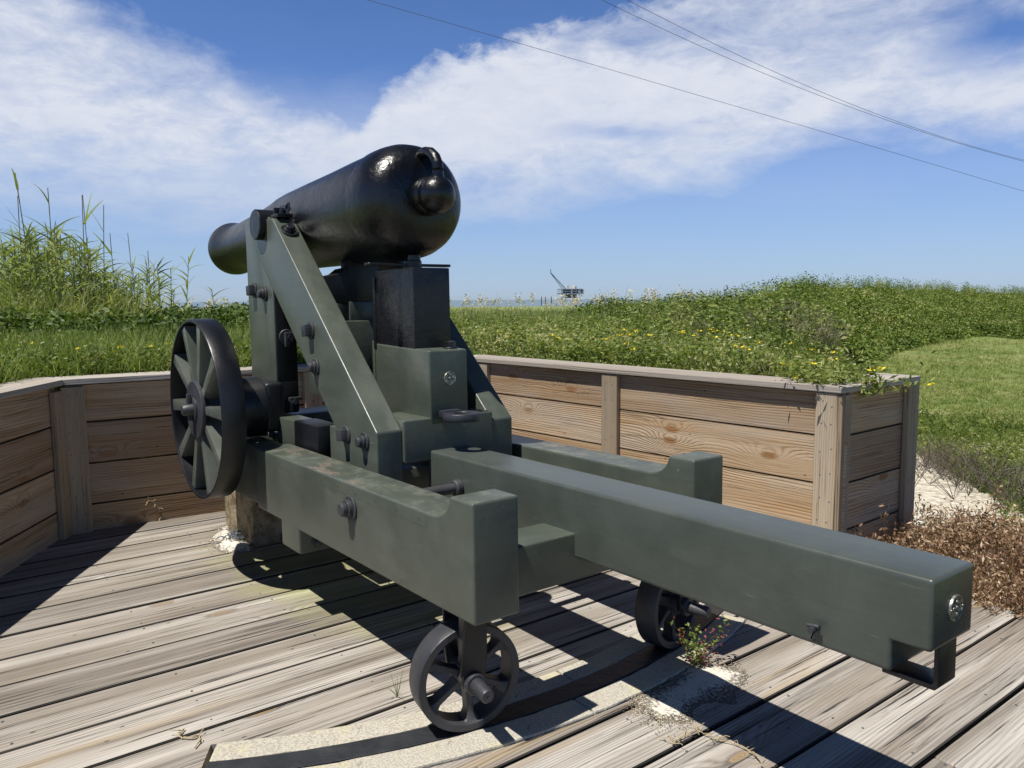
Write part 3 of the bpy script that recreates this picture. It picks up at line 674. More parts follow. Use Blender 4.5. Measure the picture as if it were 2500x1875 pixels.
wall('timber_wall', 'short end wall of the right timber planter with four grey boards', 3, -0.14, [(0.028, 0.115, 0.0), (L3 - 0.125, L3 + 0.012, 0.0)], (0.05, 0.0))
# narrow corner strip seen between the two corner posts
p, q, d, n, L = segs[2]; cs = B()
board(cs, v3(q, -0.08) - v3(d, 0) * 0.029 + v3(n, 0) * 0.012, UP, CAPZ - CAPT + 0.07, v3(d, 0), 0.026, v3(n, 0), 0.11, 0.003)
par = [o for o in bpy.data.objects if o.get('label', '').startswith('long sunlit')][0]; obj('corner_trim', cs, M['postw'], par, smooth=False)

# ------------------------------------------------------------------ traversing chassis
def chm(a, s=0.0, nn=0.0):
    mt = CH.copy(); mt.translation = O + A * a + S * s + N * nn; return mt
W_, w_, NR, NH, AR_, AH, AC, NB = 0.6408, 0.1894, -0.0425, 0.0440, -1.2095, -1.3471, -1.4665, -0.3690
chas = thing('gun_chassis', 'dark green timber chassis with side rails and a long tongue, on small iron wheels', 'gun chassis', chm(BASE_CH, 0, -0.85))
def bolt(parent, c, ax, r=0.030, h=0.055, washer=0.046, square=False, mat='iron', name='bolt'):
    """c: washer centre in chassis coordinates, ax: outward axis"""
    b = B(); c = Vector(c); ax = Vector(ax).normalized()
    cyl(b, c, c + ax * 0.010, washer, 24, CH, 0.003)
    if square:
        q, _ = align(c + ax * 0.008, c + ax * h); q = CH @ q @ Matrix.Rotation(R(8), 4, 'Z')
        box(b, (-r, -r, 0), (r, r, h - 0.008), q, 0.004)
    else:
        cyl(b, c + ax * 0.008, c + ax * (h * 0.55), r * 1.12, 20, CH, 0.003); cyl(b, c + ax * (h * 0.5), c + ax * h, r * 0.86, 20, CH, 0.005)
    return obj(name, b, M[mat], parent)
def rail(sgn):
    s0, s1 = (-W_, -W_ + w_) if sgn < 0 else (W_ - w_, W_)
    cv = []
    for i in range(9):
        t = math.pi / 2 * i / 8
        cv.append((AC + (AH - AC) * math.sin(t) ** 1.0, NR + (NH - NR) * (1 - math.cos(t))))
    cv[-1] = (AH, NH)
    pts = [(-3.245, NR)] + cv + [(AR_, NH), (AR_, NB), (-2.69, NB), (-2.69, -0.489), (-2.913, -0.489), (-2.913, NB + 0.004), (-3.245, NB + 0.004)]
    b = B(); prism(b, pts, s0, s1, CH, 0.010, 3)
    box(b, (-4.35, s0 + 0.022, NB + 0.008), (-3.243, s1 - 0.022, NR - 0.004), CH, 0.008)
    o = obj('side_rail', b, M['rail'], chas)
    sf = s0 if sgn < 0 else s0            # the visible outer/inner left face
    sm = B(); so = -W_ if sgn < 0 else W_
    e = 0.0005 * (-1 if sgn < 0 else 1)
    box(sm, (-3.24, min(so, so + e), -0.0965), (-1.50, max(so, so + e), -0.095), CH); box(sm, (-1.501, min(so, so + e), -0.096), (-1.4995, max(so, so + e), -0.055), CH)
    for k in range(10):
        aa = -3.08 + k * 0.1695
        cyl(sm, (aa, so - 0.0 * sgn, -0.073), (aa, so + 1.5 * e, -0.073), 0.009, 14, CH)
    obj('cap_plank_seam', sm, M['green'], o, smooth=False)
    bolt(chas, (-2.105, so, -0.145), (0, sgn, 0), 0.034, 0.052, 0.054)
    return o
rail(-1); rail(1)
b = B(); t0 = -2.366
prism(b, [(t0, 0), (0, 0), (0, -0.1856), (-0.1003, -0.1856), (-0.1003, -0.2694), (t0, -0.2694)], -0.1109, 0.1109, CH, 0.012, 3); obj('tongue', b, M['tongue'], chas)
b = B(); box(b, (-1.50, -0.452, -0.358), (-1.309, 0.452, -0.174), CH, 0.009, 3); obj('rear_crossbeam', b, M['green'], chas)
b = B(); box(b, (-2.90, -0.452, -0.352), (-2.70, 0.452, -0.155), CH, 0.008); obj('middle_crossbeam', b, M['green'], chas)
b = B(); box(b, (-4.30, -0.46, -0.352), (-3.95, 0.46, -0.09), CH, 0.008); obj('front_crossbeam', b, M['green'], chas)
for sg in (-1, 1):
    b = B(); cyl(b, (-2.09, sg * (W_ - w_ + 0.01), -0.135), (-2.09, sg * 0.108, -0.135), 0.024, 20); cyl(b, (-2.09, sg * 0.145, -0.135), (-2.09, sg * 0.109, -0.135), 0.038, 20, CH, 0.006); obj('tie_rod', b, M['iron'], chas)
# bird-washed bolt and rusty plate under the notch
bolt(chas, (-2.688, -0.55, -0.44), (1, 0, 0), 0.02, 0.04, 0.03, mat='iron')
b = B(); box(b, (-2.60, -0.50, -0.452), (-2.43, -0.30, -0.43), CH, 0.002); box(b, (-2.60, -0.50, -0.44), (-2.585, -0.30, -0.35), CH, 0.002); obj('rusty_plate', b, M['rusty'], chas)
# tongue end: handle strap, staple and medallion
b = B()
prism(b, [(-0.002, -0.178), (-0.002, -0.288), (-0.010, -0.298), (-0.145, -0.298), (-0.145, -0.286), (-0.020, -0.286), (-0.014, -0.280), (-0.014, -0.178)], -0.066, 0.030, CH, 0.002)
obj('handle_strap', b, M['black'], chas)
b = B(); cyl(b, (-0.305, -0.109, -0.216), (-0.305, -0.148, -0.216), 0.009, 12); cyl(b, (-0.322, -0.134, -0.208), (-0.288, -0.130, -0.205), 0.006, 10)
tube(b, [(-0.302, -0.14, -0.222), (-0.298, -0.145, -0.235), (-0.303, -0.135, -0.243)], 0.006, 8, CH); obj('staple', b, M['iron'], chas)
def medallion(parent, c, r=0.033):
    b = B(); c = Vector(c); X = Vector((1, 0, 0))
    lathe(b, [(0, r), (0.005, r), (0.0065, r * 0.97), (0.0065, r * 0.86), (0.004, r * 0.83), (0.004, 0)], c, c + X, 36, CH)
    for k in range(4):                                   # cross-shaped seal with rounded arms
        an = math.pi / 2 * k + math.pi / 4 * 0; v = Vector((0, math.cos(an), math.sin(an)))
        lathe(b, [(0, 0.0072), (0.004, 0.0062), (0.0055, 0.0)], c + X * 0.003 + v * r * 0.46, c + X + v * r * 0.46, 14, CH)
        v2 = Vector((0, math.cos(an + math.pi / 4), math.sin(an + math.pi / 4)))
        lathe(b, [(0, 0.0040), (0.003, 0.0034), (0.0045, 0.0)], c + X * 0.003 + v2 * r * 0.40, c + X + v2 * r * 0.40, 12, CH)
    lathe(b, [(0, 0.009), (0.0045, 0.007), (0.0055, 0.0)], c + X * 0.003, c + X, 16, CH)
    for s in (-1, 1): lathe(b, [(0, 0.0035), (0.0028, 0.003), (0.0035, 0)], c + X * 0.0055 + Vector((0, s * r * 0.90, 0)), c + X + Vector((0, s * r * 0.90, 0)), 10, CH)
    return obj('medallion', b, M['pewter'], parent)
medallion(chas, (0.0005, 0.003, -0.095), 0.034)
# traverse wheels on radial axles
def traverse_wheel(ang, rim_r=0.197):
    rad = Vector((math.cos(R(ang)), math.sin(R(ang)), 0)); tan = Vector((-rad.y, rad.x, 0))
    F = Matrix((rad, tan, UP)).transposed().to_4x4(); F.translation = PC + UP * (rim_r + 0.010)   # x radial out, y sideways, z up
    Ri = rim_r
    wb = B(); lathe(wb, [(2.880, Ri - 0.026), (2.880, Ri - 0.003), (2.884, Ri), (2.976, Ri), (2.980, Ri - 0.003), (2.980, Ri - 0.026), (2.976, Ri - 0.030), (2.884, Ri - 0.030), (2.880, Ri - 0.026)], (0, 0, 0), (1, 0, 0), 64, F, caps=False)
    wl = obj('traverse_wheel', wb, M['iron'], chas)
    for k in range(6):
        an = R(60 * k + 26); c, s = math.cos(an), math.sin(an)
        q = F @ Matrix.Translation((2.93, 0, 0)) @ Matrix.Rotation(-an, 4, 'X')
        sp = B()
        # web widening towards the rim
        t = bmesh.new(); prof = [(0.030, 0.016, 0.030), (0.07, 0.011, 0.024), (Ri - 0.06, 0.012, 0.026), (Ri - 0.037, 0.020, 0.034), (Ri - 0.024, 0.044, 0.040)]
        rg = [[t.verts.new((sx * hx, y, sz * hz)) for sx, sz in ((-1, -1), (1, -1), (1, 1), (-1, 1))] for y, hz, hx in prof]
        for a, b2 in zip(rg, rg[1:]):
            for i in range(4): t.faces.new((a[i], a[(i + 1) % 4], b2[(i + 1) % 4], b2[i]))
        t.faces.new(rg[0]); t.faces.new(rg[-1][::-1]); bmesh.ops.recalc_face_normals(t, faces=t.faces[:])
        bev(t, t.edges[:], 0.003, 1); bmesh.ops.transform(t, matrix=q, verts=t.verts); merge(sp, t)
        obj('spoke', sp, M['iron'], wl)
    hb = B(); lathe(hb, [(2.868, 0.030), (2.872, 0.042), (2.988, 0.042), (2.992, 0.034)], (0, 0, 0), (1, 0, 0), 28, F); obj('hub', hb, M['iron'], wl)
    # bracket straps hanging from the rail, one each side of the wheel
    for x0, x1 in ((3.000, 3.014), (2.846, 2.860)):
        bb = B(); zt = 0.475 - F.translation.z
        prism(bb, [(-0.052, zt), (0.052, zt), (0.052, 0.10), (0.040, 0.0), (0.030, -0.030), (0.0, -0.045), (-0.030, -0.030), (-0.040, 0.0), (-0.052, 0.10)], x0, x1, F, 0.003, 1, 'yz')
        obj('wheel_bracket', bb, M['black'], chas)
    gs = B(); prism(gs, [(3.012, 0.27), (3.060, 0.27), (3.016, 0.03), (3.012, 0.03)], -0.054, -0.044, F, 0.002, 1, 'xz'); box(gs, (2.84, -0.06, zt - 0.012), (3.02, 0.06, zt), F, 0.002)
    obj('bracket_rib', gs, M['black'], chas)
    ax = B(); lathe(ax, [(2.80, 0.024), (3.10, 0.024)], (0, 0, 0), (1, 0, 0), 20, F); lathe(ax, [(3.013, 0.040), (3.030, 0.040), (3.034, 0.036), (3.034, 0.026), (3.122, 0.025), (3.128, 0.021), (3.128, 0.006), (3.120, 0.0)], (0, 0, 0), (1, 0, 0), 28, F)
    obj('axle_pin', ax, M['iron'], chas)
traverse_wheel(-63.4); traverse_wheel(-41.9)
o = None
# ------------------------------------------------------------------ pintle block
b = B(); box(b, (-4.62, -0.405, -0.95), (-4.05, 0.405, -0.372), CH, 0.018, 2)
o = obj('pintle_block', b, M['concrete'], origin=tuple(O + A * -4.33 - N * 0.9)); tag(o, 'stained concrete block under the front of the chassis', 'concrete block')

# ------------------------------------------------------------------ upper carriage
carr = thing('gun_carriage', 'dark green timber gun carriage with upright cheeks, sloping braces and a big spoked wheel', 'gun carriage', chm(-3.1, 0, -0.2))
SB, TB = 0.3876, 0.1303
BASEC = -3.1
for sgn in (-1, 1):
    def sp_(a_, b_): return (a_, b_) if sgn > 0 else (-b_, -a_)
    y0, y1 = (SB - TB, SB) if sgn > 0 else (-SB, -SB + TB)
    # upright with the trunnion seat cut in its top
    seat = [(-3.70 + 0.090 * math.cos(t), 1.172 + 0.090 * math.sin(t)) for t in [math.pi + (math.pi) * i / 14 for i in range(15)]]
    pts = [(-3.985, 0.088), (-3.985, 1.215), (-3.790, 1.212)] + seat + [(-3.610, 1.209), (-3.567, 1.206), (-3.567, 0.088)]
    b = B(); prism(b, pts, y0, y1, CH, 0.007, 2); up = obj('cheek_upright', b, M['green'], carr)
    # brace let into the upright
    pts = [(-3.812, 1.03), (-3.812, 1.2065), (-3.533, 1.196), (-2.348, 0.112), (-2.348, -0.30), (-2.640, -0.30), (-2.64, -0.05), (-3.560, 0.790)]
    e = 0.0016
    b = B(); prism(b, pts, y0 - e, y1 + e, CH, 0.009, 3)
    # keep the seat clear
    br = obj('cheek_brace', b, M['green'], carr)
    out = -SB - e if sgn < 0 else SB + e
    for (aa, nn_, sq) in ((-3.862, 0.800, 1), (-3.692, 0.776, 0), (-3.043, 0.571, 1), (-2.997, 0.384, 0), (-2.662, 0.068, 1), (-2.466, 0.060, 0)):
        bolt(carr, (aa, out, nn_), (0, sgn, 0), 0.028, 0.044, 0.045, bool(sq))
    # bolt on the sloping face of the brace
    sl = Vector((1.185, 0, -1.084)).normalized(); nrm = Vector((1.084, 0, 1.185)).normalized()
    cc = Vector((-3.533, 0, 1.196)) + sl * 0.115; cc.y = sgn * 0.322
    bolt(carr, cc, nrm, 0.030, 0.040, 0.050, mat='black')
    # cap square over the trunnion
    b = B()
    arc_o = [(-3.70 + 0.103 * math.cos(t), 1.172 + 0.103 * math.sin(t)) for t in [R(50) - R(50) * i / 6 for i in range(7)]]
    box(b, (-3.60, y0 + 0.02, 1.200), (-3.50, y1 - 0.02, 1.222), CH, 0.003); box(b, (-3.60, y0 + 0.035, 1.222), (-3.585, y1 - 0.035, 1.262), CH, 0.003)
    cyl(b, (-3.545, (y0 + y1) / 2, 1.22), (-3.545, (y0 + y1) / 2, 1.250), 0.016, 12, CH, 0.003)
    tube(b, [(-3.57, y1 - 0.04, 1.222), (-3.565, y1 - 0.03, 1.275), (-3.55, y1 - 0.02, 1.29), (-3.54, y1 - 0.025, 1.25)], 0.005, 8, CH)
    obj('trunnion_clamp', b, M['black'], carr)
    # inner shoes
    sy0, sy1 = (0.262, 0.384) if sgn > 0 else (-0.384, -0.262)
    b = B(); box(b, (-2.872, sy0, -0.30), (-2.640, sy1, 0.090), CH, 0.008); obj('brace_foot', b, M['green'], carr)
    # bolts and plates on the back of the upright
    ys = sgn * 0.322
    for nn_, yy in ((0.525, ys), (0.150, sgn * 0.312)):
        b = B(); X = Vector((1, 0, 0)); c = Vector((-3.566, yy, nn_)); cyl(b, c, c + X * 0.010, 0.044, 22, CH, 0.003); cyl(b, c, c + X * 0.075, 0.014, 14, CH)
        box(b, (c.x + 0.045, yy - 0.030, nn_ + 0.010), (c.x + 0.068, yy + 0.045, nn_ + 0.028), CH, 0.003); box(b, (c.x + 0.045, yy - 0.030, nn_ - 0.055), (c.x + 0.068, yy - 0.012, nn_ + 0.012), CH, 0.003)
        obj('keyed_bolt', b, M['iron'], carr)
    b = B(); box(b, (-3.570, y0 + 0.008, 0.090), (-3.5635, y1 - 0.003, 0.86), CH, 0.002); obj('back_facing', b, M['black'], carr)
    b = B(); box(b, (-3.566, y0 + 0.020, 0.082), (-3.556, y1 - 0.010, 0.262), CH, 0.003); obj('iron_plate', b, M['black'], carr)
    if sgn > 0: continue                              # the wheel on the far side is not there
    # axle box and drum beside the wheel
    b = B(); box(b, (-3.80, *sorted((sgn * SB, sgn * 0.50))[:1], -0.005), (-3.45, *sorted((sgn * SB, sgn * 0.50))[1:], 0.275), CH, 0.025, 3); 
    cyl(b, (-3.62, sgn * 0.455, -0.005), (-3.62, sgn * 0.455, -0.045), 0.020, 12, CH, 0.003); cyl(b, (-3.50, sgn * 0.455, -0.005), (-3.50, sgn * 0.455, -0.040), 0.016, 12, CH, 0.003)
    obj('axle_box', b, M['black'], carr)
    b = B(); lathe(b, [(0.495, 0.168), (0.50, 0.172), (0.64, 0.168), (0.72, 0.145), (0.76, 0.09)], (-3.585, 0, 0.135), (-3.585, sgn, 0.135), 36); obj('axle_drum', b, M['black'], carr)
    # the big spoked wheel
    WC = (-3.585, 0.147); WR = 0.492
    def yw(v): return v
    wb = B(); lathe(wb, [(0.728, WR - 0.012), (0.728, WR - 0.003), (0.732, WR), (0.846, WR), (0.850, WR - 0.003), (0.850, WR - 0.014), (0.846, WR - 0.018), (0.732, WR - 0.016), (0.728, WR - 0.012)], (WC[0], 0, WC[1]), (WC[0], sgn, WC[1]), 96, CH, caps=False)
    wh = obj('carriage_wheel', wb, M['black'], carr)
    q0, _ = align((WC[0], 0, WC[1]), (WC[0], sgn, WC[1]))
    for k in range(10):
        an = R(36 * k + 2); t = bmesh.new()
        prof = [(0.090, 0.024, 0.740, 0.834), (0.17, 0.025, 0.738, 0.834), (0.34, 0.030, 0.736, 0.838), (WR - 0.022, 0.036, 0.734, 0.842)]
        rg = []
        for rr, hw, ya, yb in prof:
            rg.append([t.verts.new((rr, sw * hw, yy)) for sw, yy in ((-0.9, yb), (-1.0, ya), (1.0, ya), (0.9, yb))])
        for a, b2 in zip(rg, rg[1:]):
            for i in range(4): t.faces.new((a[i], a[(i + 1) % 4], b2[(i + 1) % 4], b2[i]))
        t.faces.new(rg[0]); t.faces.new(rg[-1][::-1]); bmesh.ops.recalc_face_normals(t, faces=t.faces[:])
        bev(t, [e_ for e_ in t.edges if e_.calc_face_angle(0) > R(25)], 0.004, 2)
        # local x -> radial direction in the (a, n) plane
        F = CH @ Matrix.Translation((WC[0], 0, WC[1])) @ Matrix(((math.cos(an), -math.sin(an), 0, 0), (0, 0, sgn, 0), (math.sin(an), math.cos(an), 0, 0), (0, 0, 0, 1)))
        bmesh.ops.transform(t, matrix=F, verts=t.verts)
        if F.determinant() < 0: bmesh.ops.reverse_faces(t, faces=t.faces[:])
        sp = B(); merge(sp, t); obj('spoke', sp, M['spokep'] if 'spokep' in M else M['green'], wh)
    hb = B(); lathe(hb, [(0.715, 0.10), (0.72, 0.13), (0.80, 0.125), (0.828, 0.150), (0.832, 0.158), (0.846, 0.158), (0.850, 0.154), (0.850, 0.0)], (WC[0], 0, WC[1]), (WC[0], sgn, WC[1]), 44); obj('hub_plate', hb, M['iron'], wh)
    hb = B(); lathe(hb, [(0.848, 0.066), (0.858, 0.066), (0.860, 0.062), (0.860, 0.034), (0.905, 0.030), (0.912, 0.024), (0.912, 0)], (WC[0], 0, WC[1]), (WC[0], sgn, WC[1]), 26)
    ys2 = sorted((sgn * 0.862, sgn * 0.885)); box(hb, (WC[0] - 0.014, ys2[0], WC[1] - 0.06), (WC[0] + 0.008, ys2[1], WC[1] + 0.085), CH, 0.004); obj('linchpin', hb, M['iron'], wh)
# transoms and posts between the cheeks
b = B(); box(b, (-2.64, -0.256, -0.045), (-2.335, 0.256, 0.158), CH, 0.010, 3); obj('rear_transom', b, M['green'], carr)
b = B(); prism(b, [(-2.88, 0.12), (-2.88, 0.499), (-2.3345, 0.477), (-2.3345, 0.12)], -0.108, 0.108, CH, 0.010, 3); blk = obj('transom_block', b, M['green'], carr)
b = B(); box(b, (-2.905, -0.112, 0.12), (-2.878, 0.112, 0.512), CH, 0.004); obj('block_back_board', b, M['green'], carr)
medallion(carr, (-2.334, 0.003, 0.340), 0.033)
b = B(); box(b, (-2.86, -0.104, 0.47), (-2.471, 0.104, 0.875), CH, 0.005); obj('elevating_post', b, M['post'], carr)
b = B(); box(b, (-2.885, -0.112, 0.47), (-2.858, 0.10, 0.842), CH, 0.003); obj('post_back_board', b, M['post'], carr)
b = B(); cc = Vector((-2.405, 0.058, 0.478)); cyl(b, cc, cc + Vector((0, 0, 0.008)), 0.036, 22, CH, 0.002); lathe(b, [(0.006, 0.027), (0.034, 0.027), (0.038, 0.022), (0.038, 0)], cc, cc + Vector((0, 0, 1)), 6, CH); obj('bolt', b, M['black'], carr)
# eye ring on the transom
b = B(); rc_ = (-2.232, 0.0, 0.143)
lathe(b, [(0, 0.040), (0.002, 0.086), (0.006, 0.089), (0.036, 0.089), (0.040, 0.086), (0.040, 0.042), (0.037, 0.039), (0.003, 0.039), (0, 0.040)], rc_, (rc_[0], rc_[1], 1), 40, CH, caps=False)
box(b, (-2.336, -0.062, 0.156), (-2.285, 0.040, 0.190), CH, 0.004); obj('eye_ring', b, M['iron'], carr)
# elevating screw cross handle
b = B(); q = CH @ Matrix.Translation((-2.60, -0.052, 0.892)) @ Matrix.Rotation(R(90), 4, 'Z')
prism(b, [(-0.235, -0.018), (-0.225, -0.026), (-0.06, -0.016), (0.06, -0.016), (0.225, -0.030), (0.235, -0.020), (0.235, 0.020), (0.225, 0.030), (0.06, 0.016), (-0.06, 0.016), (-0.225, 0.026), (-0.235, 0.018)], -0.006, 0.007, q, 0.002, 1, 'xy')
cyl(b, (-2.60, -0.03, 0.872), (-2.60, -0.03, 0.915), 0.046, 22, CH, 0.004); cyl(b, (-2.60, -0.02, 0.905), (-2.60, -0.02, 0.945), 0.032, 18, CH, 0.004); obj('elevating_handle', b, M['black'], carr)
# middle transom, green post and black saddle board
b = B(); box(b, (-3.42, -0.257, 0.20), (-3.08, 0.257, 0.615), CH, 0.008); obj('middle_transom', b, M['green'], carr)
b = B(); box(b, (-3.36, -0.095, 0.60), (-3.19, 0.095, 0.720), CH, 0.005); obj('saddle_post', b, M['green'], carr)
b = B(); prism(b, [(-0.256, 0.712), (-0.256, 0.862), (-0.20, 0.862), (-0.15, 0.875), (-0.11, 0.905), (-0.06, 0.915), (0.06, 0.915), (0.11, 0.905), (0.15, 0.875), (0.20, 0.862), (0.256, 0.862), (0.256, 0.712)], -3.34, -3.20, CH, 0.006, 2, 'yz'); obj('saddle_board', b, M['black'], carr)
b = B(); box(b, (-3.30, -0.09, 0.72), (-3.198, 0.09, 0.96), CH, 0.004); obj('saddle_prop', b, M['black'], carr)
# axle bed under the uprights
b = B(); box(b, (-3.90, -0.270, -0.140), (-3.62, 0.270, 0.060), CH, 0.008); obj('axle_bed', b, M['green'], carr)
for sg in (-1, 1):
    y0, y1 = sorted((sg * 0.30, sg * 0.425)); b = B(); box(b, (-3.50, y0, -0.090), (-2.93, y1, 0.078), CH, 0.009); obj('carriage_sill', b, M['green'], carr)
    b = B(); box(b, (-3.235, y0 - 0.004, -0.095), (-2.92, y1 + 0.004, 0.083), CH, 0.010); obj('sill_strap', b, M['black'], carr)

# ------------------------------------------------------------------ barrel
barm = chm(-3.70, 0, 1.0); bar = thing('cannon_barrel', 'glossy black cast iron cannon barrel with a ball and loop on its breech', 'cannon', barm)
AX0 = Vector((-2.416, 0, 1.218)); AXD = Vector((-1, 0, -0.02)).normalized()      # from the breech towards the muzzle
def axp(d): return AX0 + AXD * d
# distance from the knob centre along the axis -> radius
prof = [(0.083, 0.0), (0.084, 0.06), (0.087, 0.110), (0.094, 0.150), (0.108, 0.190), (0.130, 0.225), (0.16, 0.251), (0.20, 0.271), (0.25, 0.2835), (0.32, 0.288), (0.385, 0.287), (0.392, 0.281), (0.62, 0.2755), (0.9, 0.2655), (1.2, 0.258), (1.55, 0.248), (1.68, 0.240), (1.80, 0.226), (2.0, 0.208), (2.3, 0.190), (2.6, 0.172), (2.70, 0.169), (2.80, 0.176), (2.88, 0.190), (2.94, 0.199), (2.985, 0.196), (3.0, 0.186), (3.0, 0.09), (2.6, 0.088), (2.6, 0)]
def fine_prof(pr, n=3):
    out = []
    for (a, r0), (b, r1) in zip(pr, pr[1:]):
        for i in range(n): out.append((a + (b - a) * i / n, r0 + (r1 - r0) * i / n))
    return out + [pr[-1]]
b = B(); lathe(b, [p_ for p_ in prof if p_[0] < 0.39] + [(0.389, 0.2815)], axp(0), axp(1), 96, CH, caps=False); obj('breech', b, M['breech'], bar)
b = B(); lathe(b, [(0.38, 0.2800)] + [p_ for p_ in prof if p_[0] > 0.39], axp(0), axp(1), 96, CH, caps=False); obj('tube', b, M['barrel'], bar)
b = B(); lathe(b, [(0.12, 0.120), (0.100, 0.105), (0.085, 0.088), (0.070, 0.074), (0.050, 0.068), (0.02, 0.066)], axp(0), axp(1), 40, CH, caps=False)
t = bmesh.new(); bmesh.ops.create_uvsphere(t, u_segments=36, v_segments=24, radius=0.091); q = CH @ Matrix.Translation(AX0 + Vector((0.008, 0, 0.0))); bmesh.ops.transform(t, matrix=q, verts=t.verts); merge(b, t)
t = bmesh.new(); bmesh.ops.create_uvsphere(t, u_segments=36, v_segments=24, radius=0.094); q = CH @ Matrix.Translation(AX0 + Vector((-0.072, 0, 0.0))); bmesh.ops.transform(t, matrix=q, verts=t.verts); merge(b, t)
obj('cascabel_knob', b, M['breech'], bar)
b = B(); pts = [(-2.60, 0, 1.400), (-2.555, 0, 1.422), (-2.50, 0, 1.430), (-2.452, 0, 1.420), (-2.414, 0, 1.394), (-2.394, 0, 1.360), (-2.390, 0, 1.325), (-2.396, 0, 1.280)]
sm_ = []
for i in range(len(pts) - 1):
    for k in range(3): sm_.append(Vector(pts[i]).lerp(Vector(pts[i + 1]), k / 3))
sm_.append(Vector(pts[-1]))
tube(b, sm_, [0.030] * 3 + [0.027] * (len(sm_) - 6) + [0.030, 0.033, 0.036], 18, CH); obj('breech_loop', b, M['breech'], bar)
for sgn in (-1, 1):
    b = B(); cyl(b, (-3.70, sgn * 0.20, 1.172), (-3.70, sgn * 0.430, 1.172), 0.0875, 40, CH, 0.006)
    lathe(b, [(0.20, 0.125), (0.262, 0.120), (0.264, 0.0)], (-3.70, 0, 1.172), (-3.70, sgn, 1.172), 36, CH); obj('trunnion', b, M['barrel'], bar)

# ------------------------------------------------------------------ vegetation helpers (numpy)
def rotz(V, a): c, s = np.cos(a), np.sin(a); return np.stack([V[:, 0] * c - V[:, 1] * s, V[:, 0] * s + V[:, 1] * c, V[:, 2]], -1)
def rand_rot(k):
    q = rng.normal(size=(k, 4)); q /= np.linalg.norm(q, axis=1)[:, None]; a, b, c, d = q.T
    return np.stack([1 - 2 * (c * c + d * d), 2 * (b * c - a * d), 2 * (b * d + a * c), 2 * (b * c + a * d), 1 - 2 * (b * b + d * d), 2 * (c * d - a * b), 2 * (b * d - a * c), 2 * (c * d + a * b), 1 - 2 * (b * b + c * c)], -1).reshape(-1, 3, 3)
def blade(p, d, L, wd, bend=0.5, seg=3):
    """a bent ribbon: returns verts, quads"""
    p = np.array(p, float); d = np.array(d, float); d /= np.linalg.norm(d); side = np.cross(d, rng.normal(size=3)); side /= np.linalg.norm(side) + 1e-9
    V = []; down = np.array([0, 0, -1.0]); q = p.copy(); dd = d.copy()
    for i in range(seg + 1):
        wv = wd * (1 - 0.85 * (i / seg) ** 1.5) * (0.7 if i == 0 else 1); V += [q - side * wv / 2, q + side * wv / 2]
        dd = dd + down * bend / seg; dd /= np.linalg.norm(dd); q = q + dd * L / seg
    F = [[2 * i, 2 * i + 1, 2 * i + 3, 2 * i + 2] for i in range(seg)]
    return np.array(V), np.array(F)
class MBn:
    def __init__(s): s.V = []; s.F = []; s.r = []; s.n = 0
    def add(s, V, F, r):
        s.V.append(V); s.F.append(F + s.n); s.r.append(np.full(len(F), r) if np.isscalar(r) else r); s.n += len(V)
    def arr(s): return np.concatenate(s.V), np.concatenate(s.F), np.concatenate(s.r)
def leaf_quads(C, L, W, up=0.3):
    """C: (k,3) centres -> diamond leaves, random directions biased flat"""
    k = len(C); Rm = rand_rot(k); x = Rm[:, :, 0].copy(); n = Rm[:, :, 2].copy(); n[:, 2] = np.abs(n[:, 2]) + up; n /= np.linalg.norm(n, axis=1)[:, None]
    x = x - (x * n).sum(1)[:, None] * n; x /= np.linalg.norm(x, axis=1)[:, None]; y = np.cross(n, x)
    l = (L * rng.uniform(0.7, 1.3, k))[:, None]; wd = (W * rng.uniform(0.7, 1.3, k))[:, None]
    V = np.stack([C - x * l / 2, C + y * wd / 2 + x * l * 0.05, C + x * l / 2 - n * l * 0.15, C - y * wd / 2 + x * l * 0.05], 1).reshape(-1, 3)
    return V, np.arange(4 * k).reshape(k, 4)
def t_grass(h=0.30, k=12, wd=0.008, spread=0.10, bend=0.7):
    m_ = MBn()
    for i in range(k):
        a = rng.uniform(0, 2 * np.pi); r = rng.uniform(0, spread); tl = rng.uniform(0.1, 0.55)
        V, F = blade((r * np.cos(a), r * np.sin(a), 0), (tl * np.cos(a), tl * np.sin(a), 1), h * rng.uniform(0.5, 1.15), wd * rng.uniform(.7, 1.3), bend * rng.uniform(0.3, 1.4)); m_.add(V, F, rng.uniform(-0.15, 0.15))
    return m_.arr()
def t_weed(h=0.35, k=22, leaf=0.045, stems=3):
    m_ = MBn()
    for s in range(stems):
        a = rng.uniform(0, 2 * np.pi); tl = rng.uniform(0.1, 0.7); d = np.array([tl * np.cos(a), tl * np.sin(a), 1]); d /= np.linalg.norm(d); hh = h * rng.uniform(0.6, 1.1)
        V, F = blade((0, 0, 0), d, hh, 0.006, 0.25, 2); m_.add(V, F, 0.1)
        t = rng.uniform(0.15, 1.0, k // stems); C = d * (hh * t)[:, None] + rng.normal(size=(len(t), 3)) * 0.035 * h / 0.35
        V, F = leaf_quads(C, leaf, leaf * 0.38, 0.2); m_.add(V, F, rng.uniform(-0.2, 0.2, len(t)))
    return m_.arr()
def t_clump(r=0.40, k=80, leaf=0.09, flat_=0.75):
    D_ = rng.normal(size=(k, 3)); D_ /= np.linalg.norm(D_, axis=1)[:, None]; D_[:, 2] = np.abs(D_[:, 2]) * flat_
    C = D_ * (r * rng.uniform(0.55, 1.1, k) ** 0.6)[:, None]; C[:, :2] *= 1.15
    V, F = leaf_quads(C, leaf, leaf * 0.5, 0.35); return V, F, rng.uniform(-0.2, 0.2, k)
